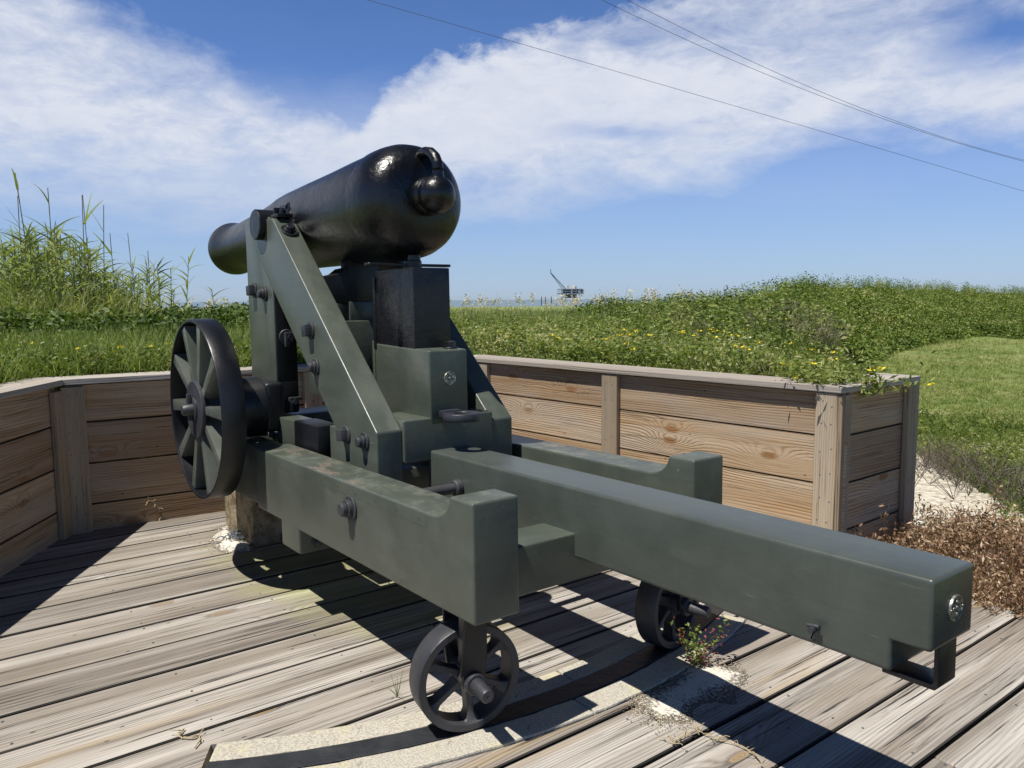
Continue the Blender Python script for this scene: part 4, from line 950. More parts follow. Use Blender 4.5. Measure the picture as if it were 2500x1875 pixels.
def scatter(name, temps, P, sc, mat, tone=0.5, tonevar=0.25, lean=0.0):
    m_ = MBn(); k = len(P); pick = rng.integers(0, len(temps), k); rz = rng.uniform(0, 2 * np.pi, k); base = np.clip(tone + rng.normal(size=k) * tonevar * 0.6, 0.02, 0.98)
    for ti, (V, F, r) in enumerate(temps):
        ix = np.nonzero(pick == ti)[0]
        if not len(ix): continue
        c, s = np.cos(rz[ix])[:, None], np.sin(rz[ix])[:, None]
        X = V[None, :, 0] * c - V[None, :, 1] * s; Y = V[None, :, 0] * s + V[None, :, 1] * c; Z = np.repeat(V[None, :, 2], len(ix), 0)
        q = np.stack([X, Y, Z], -1) * sc[ix][:, None, None] + P[ix][:, None, :]
        Fq = F[None] + (np.arange(len(ix)) * len(V))[:, None, None]
        rr = np.clip(base[ix][:, None] + r[None], 0, 1)
        m_.add(q.reshape(-1, 3), Fq.reshape(-1, 4), rr.ravel())
    V, F, r = m_.arr(); return np_mesh(name, V, F, mat, r)
def polar(n, az0, az1, r0, r1, power=1.6):
    """screen-like sampling: density falls off with distance"""
    az = rng.uniform(az0, az1, n); u = rng.uniform(0, 1, n); e = 1 - power
    r = (r0 ** e + u * (r1 ** e - r0 ** e)) ** (1 / e); X = r * np.sin(np.radians(az)); Y = r * np.cos(np.radians(az)); return X, Y, az, r
def wdist(X, Y):
    o_ = []
    for p, q, d, n, L in segs: o_.append((X - p.x) * n.x + (Y - p.y) * n.y)
    return o_
def fillmask(X, Y, m0=0.36):
    dL, dF, dR, dE = wdist(X, Y); p, q, d, n, L = segs[2]; tR = L - ((X - p.x) * d.x + (Y - p.y) * d.y)
    az = np.degrees(np.arctan2(X, Y)); return (np.maximum(np.maximum(dL, dF), dR) > m0) & ((dR < 0.1) | (tR > 0.25)) & (Y > 1.5)
def pts(X, Y, dz=0.0): return np.stack([X, Y, ground(X, Y) + dz], -1)

# low grass and weeds on the fill behind the walls
X, Y, az, r = polar(15000, -36, 27, 5.5, 15, 1.5); k = fillmask(X, Y) & ((az < 23) | (r < 8)) & (ground(X, Y) > 0.35)
X, Y, az, r = X[k], Y[k], az[k], r[k]; left = az < -9
gl = scatter('tall_grass', [t_grass(0.34, 13, 0.011, 0.12) for _ in range(8)], pts(X[left], Y[left]), rng.uniform(0.6, 1.25, left.sum()) * (0.55 + 0.05 * r[left]), M['grass'], 0.50, 0.35); tag(gl, kind='stuff')
X, Y, az, r = polar(11000, -36, -8, 5.5, 12, 1.5); k = fillmask(X, Y); ww = scatter('leafy_weeds', [t_weed(0.30, 24, 0.050) for _ in range(8)], pts(X[k], Y[k]), rng.uniform(0.5, 1.0, k.sum()), M['weed'], 0.48, 0.4); tag(ww, kind='stuff')
X, Y, az, r = polar(21000, -10, 27, 5.5, 19, 1.5); k = fillmask(X, Y) & ((az < 22.5) | (r < 7.2)) & (ground(X, Y) > 0.4) & ((az < 16) | (r < 11))
X, Y, r = X[k], Y[k], r[k]; wd_ = wdist(X, Y)[2]
w2 = scatter('meadow_weeds', [t_weed(0.34, 26, 0.056) for _ in range(6)] + [t_grass(0.30, 10, 0.010, 0.1) for _ in range(4)], pts(X, Y, -0.02), rng.uniform(0.45, 1.0, len(X)) * 1.08 * np.where(wd_ < 0.6, 0.5, 1) * np.interp(np.degrees(np.arctan2(X, Y)), [-10, 4, 10], [1.1, 1.0, 0.85]), M['weed'], 0.60, 0.45); tag(w2, kind='stuff')
# far grass on the ridge line, pale
X, Y, az, r = polar(6500, -30, 22, 13, 24, 1.2); k = (az < 11) | ((az < 15) & (r < 17))
w3 = scatter('ridge_grass', [t_grass(0.36, 12, 0.022, 0.22) for _ in range(6)], pts(X[k], Y[k]), rng.uniform(0.6, 1.1, k.sum()), M['grass'], 0.72, 0.3); tag(w3, kind='stuff')
X, Y, az, r = polar(420, -26, 13, 19, 26, 1.1)
def t_plume():
    m_ = MBn(); V, F = blade((0, 0, 0), (0.08, 0, 1), 0.55, 0.012, 0.2, 2); m_.add(V, F, 0.0)
    C = np.stack([rng.normal(size=14) * 0.035, rng.normal(size=14) * 0.035, rng.uniform(0.42, 0.66, 14)], -1); V, F = leaf_quads(C, 0.07, 0.03, -0.2); m_.add(V, F, 0.3); return m_.arr()
clus = np.sin(az * 2.1) + np.sin(az * 5.3 + 1) > -0.6
sp_ = scatter('sea_oats', [t_plume() for _ in range(4)], pts(X[clus], Y[clus]), rng.uniform(0.6, 1.15, clus.sum()), M['plume'], 0.6, 0.3); tag(sp_, kind='stuff')
# dark leafy shrubs below the reeds
X, Y, az, r = polar(1900, -37, -9.5, 9.6, 15, 1.2); hh = np.interp(az, [-37, -22, -16, -12, -9], [1.0, 0.85, 0.95, 1.0, 0.5])
sh = scatter('dark_shrubs', [t_clump(0.36, 110, 0.070) for _ in range(6)], pts(X, Y, rng.uniform(-0.05, 0.36, len(X)) * np.minimum(hh, 1) * smooth(r, 9.6, 11)), rng.uniform(0.7, 1.3, len(X)) * hh, M['shrub'], 0.45, 0.3); tag(sh, kind='stuff')
# single darker bush in the middle distance and low ones beside it
def bush(x_az, dist, sc, nleaf, label, mat, tone, rad=0.55, name='bush', leaf=0.09, grp=None, dz=0.0):
    x0, y0 = dist * math.sin(R(x_az)), dist * math.cos(R(x_az)); z0 = float(ground(np.array([x0]), np.array([y0]))[0]) + dz
    root = thing(name, label, 'bush', Matrix.Translation((x0, y0, z0)), grp)
    k_ = 26; P = rng.normal(size=(k_, 3)) * np.array([rad, rad, rad * 0.35]) * 0.5; P[:, 2] = np.abs(P[:, 2]) + 0.05
    m_ = MBn()
    for c in P:
        V, F, r_ = t_clump(rad * 0.42, nleaf // k_, leaf); m_.add(V * sc + c * sc, F, np.clip(tone + r_ + rng.uniform(-0.2, 0.2), 0, 1))
    V, F, r_ = m_.arr(); o = np_mesh('foliage', V, F, mat, r_); o.parent = root
    m_ = MBn()
    for i in range(14):
        a = rng.uniform(0, 2 * np.pi); V, F = blade((0, 0, -0.05), (0.9 * np.cos(a), 0.9 * np.sin(a), rng.uniform(0.6, 1.4)), rad * sc * rng.uniform(0.8, 1.3), 0.02, 0.1, 3); m_.add(V, F, 0.4)
    V, F, r_ = m_.arr(); o = np_mesh('stem', V, F, M['twig'], r_); o.parent = root
    return root
bush(7.9, 15.5, 0.80, 3200, 'rounded dark green bush in the meadow right of the offshore platform', M['weed'], 0.22, 1.15, dz=-0.05)
bush(13.4, 17.5, 0.65, 2000, 'small bright bush on the skyline left of the green mound', M['mound'], 0.55, 0.95)
bush(5.2, 16.5, 0.42, 1800, 'low olive bush just below the offshore platform', M['mound'], 0.40, 1.0)
bush(3.0, 13.0, 0.5, 1600, 'low leafy bush in the meadow left of the dark one', M['mound'], 0.60, 0.8)
# mound covered with shrubs
n_ = 9500; az = rng.uniform(6, 40, n_); rb = np.interp(az, *RB); rc = rb + np.interp(az, [-60, 10, 22, 60], [14, 13, 13, 13]); r = rb + 0.2 + (rc - rb + 2.5) * rng.uniform(0, 1, n_)
X = r * np.sin(np.radians(az)); Y = r * np.cos(np.radians(az)); k = (ground(X, Y) > 0.12) & ((az > 12) | (rng.uniform(0, 1, n_) < 0.6)) & (r > 9.0)
X, Y, az, r = X[k], Y[k], az[k], r[k]
cl = np.sin(X * 0.9 + 1.3) * np.sin(Y * 0.8 + 0.4 * X); sc = rng.uniform(0.5, 1.15, len(X)) * (1 + 0.35 * cl) * np.interp(az, [6, 9, 14, 18, 22], [0.45, 0.6, 0.8, 0.95, 1.05])
mo = scatter('mound_shrubs', [t_clump(0.42, 120, 0.085) for _ in range(8)], pts(X, Y, -0.14), sc * 0.8, M['mound'], 0.58, 0.4); tag(mo, kind='stuff')
kk = rng.integers(0, len(X), 2600); Xs, Ys = X[kk] + rng.normal(size=2600) * .3, Y[kk] + rng.normal(size=2600) * .3
ms_ = scatter('mound_shoots', [t_weed(0.62, 34, 0.085, 4) for _ in range(8)], pts(Xs, Ys, 0.05), rng.uniform(0.4, 0.85, 2600), M['mound'], 0.55, 0.6); tag(ms_, kind='stuff')
n_ = 800; az = rng.uniform(23, 36, n_); rb = np.interp(az, *RB); r = rb + rng.uniform(0, 1.6, n_)
X = r * np.sin(np.radians(az)); Y = r * np.cos(np.radians(az))
mo = scatter('mound_foot_shrubs', [t_clump(0.40, 85, 0.10) for _ in range(5)], pts(X, Y, -0.02), rng.uniform(0.5, 1.0, n_), M['mound'], 0.35, 0.4); tag(mo, kind='stuff')
# dry grey undergrowth at the left foot of the mound
n_ = 420; az = rng.uniform(12, 22.5, n_); r = rng.uniform(10, 14, n_); X = r * np.sin(np.radians(az)); Y = r * np.cos(np.radians(az)); k = ground(X, Y) > 0.3
def t_twig(h=0.4, k=16):
    m_ = MBn()
    for i in range(k):
        a = rng.uniform(0, 2 * np.pi); t = rng.uniform(0.3, 1.3); p = np.array([0, 0, 0.0])
        d = np.array([t * np.cos(a), t * np.sin(a), 1.0]); V, F = blade(p, d, h * rng.uniform(0.5, 1.1), 0.008, rng.uniform(-0.2, 0.5), 3); m_.add(V, F, rng.uniform(-0.2, 0.2))
        q = V[4]; V, F = blade(q, d + rng.normal(size=3) * 0.6, h * 0.4, 0.005, 0.1, 2); m_.add(V, F, rng.uniform(-0.2, 0.2))
    return m_.arr()
dg_ = scatter('dry_undergrowth', [t_twig(0.4, 14) for _ in range(5)], pts(X[k], Y[k]), rng.uniform(0.6, 1.1, k.sum()), M['twig'], 0.75, 0.3); tag(dg_, kind='stuff')
# mown lawn
X, Y, az, r = polar(22000, 21.5, 36, 6.6, 30, 1.5); k = (sandmask(X, Y) < 0.45) & (r < np.interp(az, *RB) + 0.5) & (ground(X, Y) < 0.75)
lw = scatter('lawn_grass', [t_grass(0.10, 9, 0.010, 0.09, 1.0) for _ in range(8)], pts(X[k], Y[k], -0.005), rng.uniform(0.4, 0.85, k.sum()) * (0.6 + 0.025 * r[k]), M['grass'], 0.62, 0.4); tag(lw, kind='stuff')
X, Y, az, r = polar(3400, 25, 36, 5.6, 11.5, 1.5); k = (sandmask(X, Y) < 0.6)
lw = scatter('lawn_weeds', [t_weed(0.12, 22, 0.034, 4) for _ in range(6)], pts(X[k], Y[k]), rng.uniform(0.5, 1.1, k.sum()), M['weed'], 0.55, 0.3); tag(lw, kind='stuff')
# yellow and white flowers scattered through the meadow: too many to count far off, single heads near the wall
def t_flower(col=0):
    m_ = MBn(); V, F = blade((0, 0, 0), (0.1, 0.05, 1), 0.25, 0.005, 0.1, 2)
    C = np.array([[0.025, 0.013, 0.25]]) + rng.normal(size=(6, 3)) * np.array([0.016, 0.016, 0.004]); V2, F2 = leaf_quads(C, 0.026, 0.020, 0.4); m_.add(V2, F2, 0.0); return m_.arr()
X, Y, az, r = polar(240, -36, 22, 6.3, 15, 1.3); k = fillmask(X, Y, 0.4) & ((np.sin(X * 1.1) * np.cos(Y * 0.9) > -0.1)) & (ground(X, Y) > 0.4)
fl = scatter('yellow_flowers', [t_flower() for _ in range(5)], pts(X[k], Y[k]), rng.uniform(0.8, 1.15, k.sum()), M['yellow'], 0.6, 0.3); tag(fl, kind='stuff')
X, Y, az, r = polar(50, -5, 20, 7, 13, 1.5); k = fillmask(X, Y, 0.5); fl = scatter('white_flowers', [t_flower() for _ in range(4)], pts(X[k], Y[k]), rng.uniform(0.7, 1.05, k.sum()), M['white'], 0.6, 0.3); tag(fl, kind='stuff')
X, Y, az, r = polar(90, 25, 34, 7.6, 11, 1.5); k = sandmask(X, Y) < 0.4; X, Y = X[k], Y[k]; fl = scatter('lawn_flowers', [t_flower() for _ in range(4)], pts(X, Y, -0.16), rng.uniform(0.6, 0.8, len(X)), M['yellow'], 0.6, 0.3); tag(fl, kind='stuff')

# flowering weed spilling over the corner of the right wall
def spill(cx, cy, z0, name, label, rad=0.34, n=30, h=0.30):
    root = thing(name, label, 'plant', Matrix.Translation((cx, cy, z0))); m_ = MBn(); ms = MBn(); my = MBn()
    for i in range(n):
        a = rng.uniform(0, 2 * np.pi); d = np.array([np.cos(a), np.sin(a), rng.uniform(0.25, 1.6)]); L = h * rng.uniform(0.6, 1.25)
        p0 = np.array([np.cos(a), np.sin(a), 0]) * rng.uniform(0, rad * 0.6)
        if (np.array([q_.x for q_ in (segs[2][3],)])[0] * d[0] + segs[2][3].y * d[1]) < 0: L *= 0.55
        V, F = blade(p0, d, L, 0.006, 0.5, 4); ms.add(V, F, 0.5)
        for j in range(16):
            q = V[2 * rng.integers(1, 5)] + rng.normal(size=3) * 0.022; q[2] = max(q[2], 0.006); V2, F2 = leaf_quads(q[None], 0.045, 0.016, 0.2); m_.add(V2, F2, np.clip(0.55 + rng.uniform(-0.3, 0.3), 0, 1))
        if i % 6 == 0:
            C = V[-1] + rng.normal(size=(6, 3)) * np.array([0.012, 0.012, 0.004]); V2, F2 = leaf_quads(C, 0.026, 0.02, 2.0); o = np_mesh('flower', V2, F2, M['yellow'], np.full(len(F2), 0.6)); o.parent = root
    for nm, mm, mt_ in (('leaves', m_, M['weed']), ('stems', ms, M['weed'])):
        V, F, r_ = mm.arr(); o = np_mesh(nm, V, F, mt_, r_); o.parent = root
    return root
cpt = PL[3] + segs[2][3] * 0.24 - segs[2][2] * 0.22
spill(cpt.x, cpt.y, 1.05, 'flowering_weed', 'yellow-flowered weed spilling over the cap near the corner of the right wall', 0.34, 44, 0.30)
cpt = PL[3] + segs[2][3] * 0.42 - segs[2][2] * 0.05
spill(cpt.x, cpt.y, 0.98, 'flowering_weed', 'smaller trailing weed behind the mitred cap corner of the right wall', 0.25, 20, 0.26)

# reeds on the left
def reed_proto(h=2.2, leaves=9):
    ms = MBn(); ml = MBn(); pts_ = [np.array([0, 0, 0.0])]; d = np.array([rng.uniform(-.06, .06), rng.uniform(-.06, .06), 1.0])
    for i in range(6): d = d + np.array([rng.uniform(-.02, .02), rng.uniform(-.02, .02), 0]); pts_.append(pts_[-1] + d / np.linalg.norm(d) * h / 6)
    for a, b_ in zip(pts_, pts_[1:]):
        for ph in (0, 1): 
            s = np.array([0.0065, 0, 0]) if ph else np.array([0, 0.0065, 0]); ms.add(np.array([a - s, a + s, b_ + s * 0.8, b_ - s * 0.8]), np.array([[0, 1, 2, 3]]), 0.3 if a[2] > h * 0.4 else 0.8)
    for i in range(leaves):
        t = 0.25 + 0.75 * (i + rng.uniform(0, 0.8)) / leaves; t = min(t, 0.999); j = int(t * 6); p = pts_[j] + (pts_[j + 1] - pts_[j]) * (t * 6 - j)
        a = rng.uniform(0, 2 * np.pi); V, F = blade(p, (0.75 * np.cos(a), 0.75 * np.sin(a), rng.uniform(0.9, 1.5)), h * rng.uniform(0.15, 0.27), 0.036, rng.uniform(0.4, 1.6), 6); ml.add(V, F, np.clip((0.35 if t > 0.5 else 0.7) + rng.uniform(-.2, .2), 0, 1))
    return ms.arr(), ml.arr()
protos = []
for i in range(7):
    a, b_ = reed_proto(2.0, 16 if i < 5 else 2)
    m1 = np_mesh('stalk', a[0], a[1], M['reedstem'], a[2]); m2 = np_mesh('leaves', b_[0], b_[1], M['reed'], b_[2])
    protos.append((m1.data, m2.data)); bpy.data.objects.remove(m1); bpy.data.objects.remove(m2)
def reed(az_, dist, topz, k, label, grp='reeds in the tall clump on the left', yaw=None):
    x0, y0 = dist * math.sin(R(az_)), dist * math.cos(R(az_)); z0 = float(ground(np.array([x0]), np.array([y0]))[0])
    root = bpy.data.objects.new('reed', None); COL.objects.link(root); root.location = (x0, y0, z0); s = max(0.15, (topz - z0) / 2.0)
    root.scale = (s ** 0.5, s ** 0.5, s); root.rotation_euler = (rng.uniform(-.05, .05), rng.uniform(-.05, .05), rng.uniform(0, 6.28))
    tag(root, label, 'reed', grp)
    for nm, d_ in zip(('stalk', 'leaves'), protos[k]):
        o = bpy.data.objects.new(nm, d_); COL.objects.link(o); o.parent = root
    return root
PXF = 1925.06
def dir_px(x, y, dist):
    d = CF + CR * ((x - 1250) / PXF) - CU * ((y - 937.5) / PXF); return math.degrees(math.atan2(d.x, d.y)), EYE + d.z / math.hypot(d.x, d.y) * dist
lab_c = 'green reed stalk with arching leaves in the dense clump on the left'
for i in range(175):
    x = -60 + 370 * random.random() ** 1.1; top = np.interp(x, [-60, 0, 60, 140, 215, 300], [580, 590, 565, 560, 600, 715]) + random.random() ** 1.5 * 120; dist = random.uniform(11.5, 14.5)
    a_, tz = dir_px(x, top, dist); reed(a_, dist, tz, random.randrange(5), lab_c)
for i in range(44):
    x = random.uniform(240, 415); top = random.uniform(640, 725); dist = random.uniform(11.5, 14.5); a_, tz = dir_px(x, top, dist)
    reed(a_, dist, tz, random.randrange(5), 'short green reed in the thinner row right of the dense clump', 'shorter reeds right of the clump')
for x, top, lb in ((64, 422, 'tallest bare brown reed stalk rising above the clump'), (110, 455, 'second tallest leafy reed just right of the tallest bare stalk'), (190, 475, 'bare reed stalk above the right part of the clump'), (212, 475, 'tall thin reed stalk leaning at the right side of the clump'), (230, 500, 'dark-tipped reed at the right shoulder of the clump'),
                   (322, 566, 'lone tall bare stalk between the clump and the short reeds'), (275, 568, 'bare stalk at the right edge of the dense clump'), (363, 612, 'single reed with a dark upright tip in the short row'), (35, 478, 'bare stalk left of the tallest one')):
    dist = 12.5; a_, tz = dir_px(x, top, dist); reed(a_, dist, tz, random.choice((5, 6)), lb, None)
for x, top, lb in ((443, 625, 'lone leafy reed standing apart at the right end of the reeds'), (530, 705, 'small reed tuft left of the cannon muzzle')):
    dist = 11.5; a_, tz = dir_px(x, top, dist); reed(a_, dist, tz, 2, lb, None)
X, Y, az, r = polar(1100, -37, -22, 11.2, 14.8, 1.2); k = rng.uniform(0, 1, len(X)) < np.interp(az, [-37, -27, -25, -22], [1, 1, 0.4, 0.3])
rb_ = scatter('reed_litter', [t_grass(0.95, 16, 0.016, 0.25, 0.8) for _ in range(6)], pts(X[k], Y[k]), rng.uniform(0.5, 1.05, k.sum()) * np.interp(az[k], [-37, -27, -24, -22], [1, 1, 0.6, 0.5]), M['reed'], 0.62, 0.45); tag(rb_, kind='stuff')

# ------------------------------------------------------------------ right-hand foreground: dead weeds, grey twigs, green sprigs
twn = 0
p, q, d, n, L = segs[2]; DD = Vector((d.x, d.y)); NN = Vector((n.x, n.y))
def loc(u, v_): # u: along the wall line past the corner towards the viewer, v: outward
    return np.stack([q.x + DD.x * u + NN.x * v_, q.y + DD.y * u + NN.y * v_], -1)
def t_dead(h=0.26, k=26):
    m_ = MBn()
    for s in range(3):
        a = rng.uniform(0, 2 * np.pi); t = rng.uniform(0.2, 1.0); dd = np.array([t * np.cos(a), t * np.sin(a), 1.0]); dd /= np.linalg.norm(dd); hh = h * rng.uniform(.5, 1.1)
        V, F = blade((0, 0, 0), dd, hh, 0.005, 0.3, 3); m_.add(V, F, -0.2)
        tt = rng.uniform(0.2, 1, k // 3); C = dd * (hh * tt)[:, None] + rng.normal(size=(len(tt), 3)) * 0.018; V, F = leaf_quads(C, 0.034, 0.010, -0.2); m_.add(V, F, rng.uniform(-.3, .3, len(tt)))
    return m_.arr()
n_ = 2300; u = rng.uniform(-0.25, 2.6, n_); v_ = rng.uniform(0.02, 1.75, n_); lim = np.interp(u, [-0.3, 0.0, 0.6, 1.2, 2.6], [1.3, 1.5, 1.7, 1.8, 1.9]); P2 = loc(u, v_)
rret = (u > -0.02) | (v_ > 0.95)
k = (v_ < lim) & ((u > 0.06)) & (rng.uniform(0, 1, n_) < np.interp(v_, [0, 1.1, 1.8], [1, 0.9, 0.35])); P3 = np.concatenate([P2[k], np.full((k.sum(), 1), -0.08)], 1)
dw = scatter('dead_weeds', [t_dead(0.32, 54) for _ in range(8)], P3, rng.uniform(0.5, 1.05, k.sum()), M['dead'], 0.5, 0.4); tag(dw, kind='stuff')
def one(name, label, cat, mesh_arrs, loc_, parts):
    root = thing(name, label, cat, Matrix.Translation(loc_))
    for nm, (V, F, r_), mt_ in mesh_arrs: o = np_mesh(nm, V, F, mt_, np.clip(r_, 0, 1)); o.parent = root
    return root
def dead_stalk(u, v_, h, label):
    P = loc(np.array([u]), np.array([v_]))[0]; ms = MBn(); ml = MBn(); a = rng.uniform(0, 6.28)
    V, F = blade((0, 0, 0), (0.15 * np.cos(a), 0.15 * np.sin(a), 1), h, 0.007, -0.05, 6); ms.add(V, F, 0.4)
    for j in range(34):
        qv = V[2 * rng.integers(2, 7)] + rng.normal(size=3) * 0.014; V2, F2 = leaf_quads(qv[None], 0.034, 0.012, -0.3); ml.add(V2, F2, 0.5 + rng.uniform(-.3, .3))
    one('dead_stalk', label, 'dead plant', (('stem', ms.arr(), M['twig']), ('dry_leaves', ml.arr(), M['dead'])), (P[0], P[1], -0.09), None)
dead_stalk(0.10, 0.12, 0.36, 'dead curled stalk against the grey boards, nearest the wall corner')
dead_stalk(0.12, 0.42, 0.42, 'thick dead stalk standing against the end wall boards')
dead_stalk(0.10, 0.80, 0.36, 'dead stalk beside the far post of the end wall')
dead_stalk(0.30, 1.45, 0.40, 'bare dead stalk standing up in front of the white sand')
dead_stalk(0.36, 1.60, 0.34, 'second dead stalk in front of the white sand, right of the bare one')
def sprig(u, v_, h, label):
    P = loc(np.array([u]), np.array([v_]))[0]; V, F, r_ = t_weed(h, 60, 0.05, 5); one('green_sprig', label, 'plant', (('leaves', (V, F, r_ + 0.4), M['weed']),), (P[0], P[1], -0.09), None)
sprig(0.36, 1.80, 0.26, 'small green sprig growing from the dead weeds before the sand')
sprig(0.22, 2.0, 0.26, 'larger green sprig at the right, between dead weeds and sand')
def twigbush(u, v_, sc, label):
    P = loc(np.array([u]), np.array([v_]))[0]; m_ = MBn()
    for i in range(30):
        V, F, r_ = t_twig(0.42, 8); c = rng.normal(size=3) * np.array([.22, .22, 0]); m_.add(V * sc + c * sc, F, r_ + 0.45)
    one('twig_bush', label, 'bush', (('twigs', m_.arr(), M['twig']),), (P[0], P[1], -0.06), None)
twigbush(-0.85, 3.55, 0.8, 'grey leafless twig bush between the white sand and the lawn'); twigbush(-0.25, 3.0, 0.9, 'grey twig bush at the right edge of the picture above the sand')
twigbush(-1.5, 4.0, 0.6, 'small grey twig bush near the far post of the end wall')
twigbush(0.25, 2.55, 0.8, 'grey twig bush nearest the viewer at the right edge, above the dead weeds')
# driftwood splinter on the sand
b = B(); P = loc(np.array([-0.05]), np.array([1.25]))[0]; tube(b, [(P[0], P[1], -0.045), (P[0] + 0.12, P[1] - 0.04, -0.035), (P[0] + 0.26, P[1] - 0.06, -0.05)], [0.012, 0.010, 0.004], 7)
o = obj('driftwood', b, M['twig'], origin=(P[0], P[1], -0.06)); tag(o, 'dark splinter of wood lying on the sand beside the end wall', 'wood')

# ------------------------------------------------------------------ small growth and litter on the deck
def pxdeck(x, y, z=0.0):
    d = CF + CR * ((x - 1250) / PXF) - CU * ((y - 937.5) / PXF); t = (z - EYE) / d.z; return Vector((d.x * t, d.y * t, z))
P = pxdeck(1705, 1625)
mg = MBn(); mr = MBn()
for i in range(26):
    a = rng.uniform(0, 6.28); dd = np.array([0.5 * np.cos(a), 0.5 * np.sin(a), 1.0]); V, F = blade((rng.normal() * 0.02, rng.normal() * 0.02, 0), dd, rng.uniform(0.08, 0.24), 0.003, 0.2, 4)
    tgt = mr if i % 2 else mg; tgt.add(V, F, 0.3)
    for j in range(12):
        qv = V[2 * rng.integers(1, 5)] + rng.normal(size=3) * 0.010; V2, F2 = leaf_quads(qv[None], 0.024 if tgt is mg else 0.016, 0.012 if tgt is mg else 0.007, 0.5); tgt.add(V2, F2, 0.6 + rng.uniform(-.25, .25))
one('small_weed', 'small green and red weed growing through the deck by the far wheel', 'plant', (('green_leaves', mg.arr(), M['weed']), ('red_leaves', mr.arr(), M['redleaf'])), (P.x, P.y, 0.0), None)
P = pxdeck(970, 1702); m_ = MBn()
for i in range(9):
    a = rng.uniform(0, 6.28); V, F = blade((0, 0, 0), (0.25 * np.cos(a), 0.25 * np.sin(a), 1), rng.uniform(0.06, 0.17), 0.003, 0.3 if i < 6 else 2.2, 5); m_.add(V, F, 0.5)
one('grass_tuft', 'thin grass tuft growing from a deck gap left of the near wheel', 'grass tuft', (('blades', m_.arr(), M['grass']),), (P.x, P.y, -0.005), None)
P = pxdeck(1590, 1530); m_ = MBn(); V, F, r_ = t_weed(0.05, 12, 0.022, 3); one('seedling', 'tiny green seedling in a deck gap left of the far wheel', 'plant', (('leaves', (V, F, r_ + 0.5), M['weed']),), (P.x, P.y, 0), None)
def straw(pix, label, r_=0.0022, name='dry_root', z=0.006, extra=3):
    pp = [pxdeck(x, y, z) for x, y in pix]; b = B(); sm = []
    for a, c in zip(pp, pp[1:]):
        for i in range(4): v_ = a.lerp(c, i / 4); v_.z += random.uniform(-0.001, 0.004); sm.append(v_)
    sm.append(pp[-1]); tube(b, sm, r_, 6)
    for i in range(extra * 3):
        a = random.choice(sm); e_ = a + Vector((random.uniform(-.05, .05), random.uniform(-.05, .05), random.uniform(0, .02))); mid = (a + e_) / 2 + Vector((random.uniform(-.012, .012), random.uniform(-.012, .012), 0.006)); tube(b, [a, mid, e_], r_ * 0.6, 5)
    o = obj(name, b, M['straw'], origin=tuple(pp[0])); tag(o, label, 'dry root')
def T2(x, y): return (1400 + x / 3.687, 1600 + y / 3.687)
straw([T2(890, 800), T2(930, 760), T2(1000, 730), T2(1090, 695), T2(1150, 675)], 'pale straw-like root lying in the deck gap beside the long shadow', extra=7)
straw([T2(1170, 705), T2(1290, 760), T2(1440, 790), T2(1530, 830), T2(1620, 890), T2(1690, 960), T2(1700, 1000)], 'long pale root crossing the shadow of the tongue near the bottom edge', extra=5)
straw([(438, 1795), (450, 1780), (436, 1795), (444, 1802), (470, 1803), (486, 1795), (488, 1810), (476, 1825)], 'curled grey vine scrap on the deck boards at the lower left', 0.0028, extra=2)
# root hanging on the shaded wall
def wallpx(x, y, off=0.045):
    p_, q_, d_, n_, L_ = segs[1]; Nn = Vector((n_.x, n_.y, 0)); P0 = v3(p_, 0) + Nn * off; dd = CF + CR * ((x - 1250) / PXF) - CU * ((y - 937.5) / PXF)
    t = (P0 - Vector((0, 0, EYE))).dot(Nn) / dd.dot(Nn); return Vector((0, 0, EYE)) + dd * t
rp = [wallpx(358, 1228), wallpx(363, 1222), wallpx(374, 1224), wallpx(384, 1236), wallpx(391, 1249), wallpx(393, 1262), wallpx(386, 1276)]
b = B(); tube(b, rp, 0.005, 7)
for a, c in (((380, 1228), (377, 1238)), ((362, 1222), (356, 1234)), ((372, 1224), (380, 1219)), ((388, 1240), (398, 1242)), ((366, 1222), (362, 1214))): tube(b, [wallpx(*a), wallpx(*c, 0.03)], 0.0025, 5)
o = obj('dry_root', b, M['straw'], origin=tuple(rp[-1])); tag(o, 'pale forked root hanging on the shaded wall left of the big wheel', 'dry root')
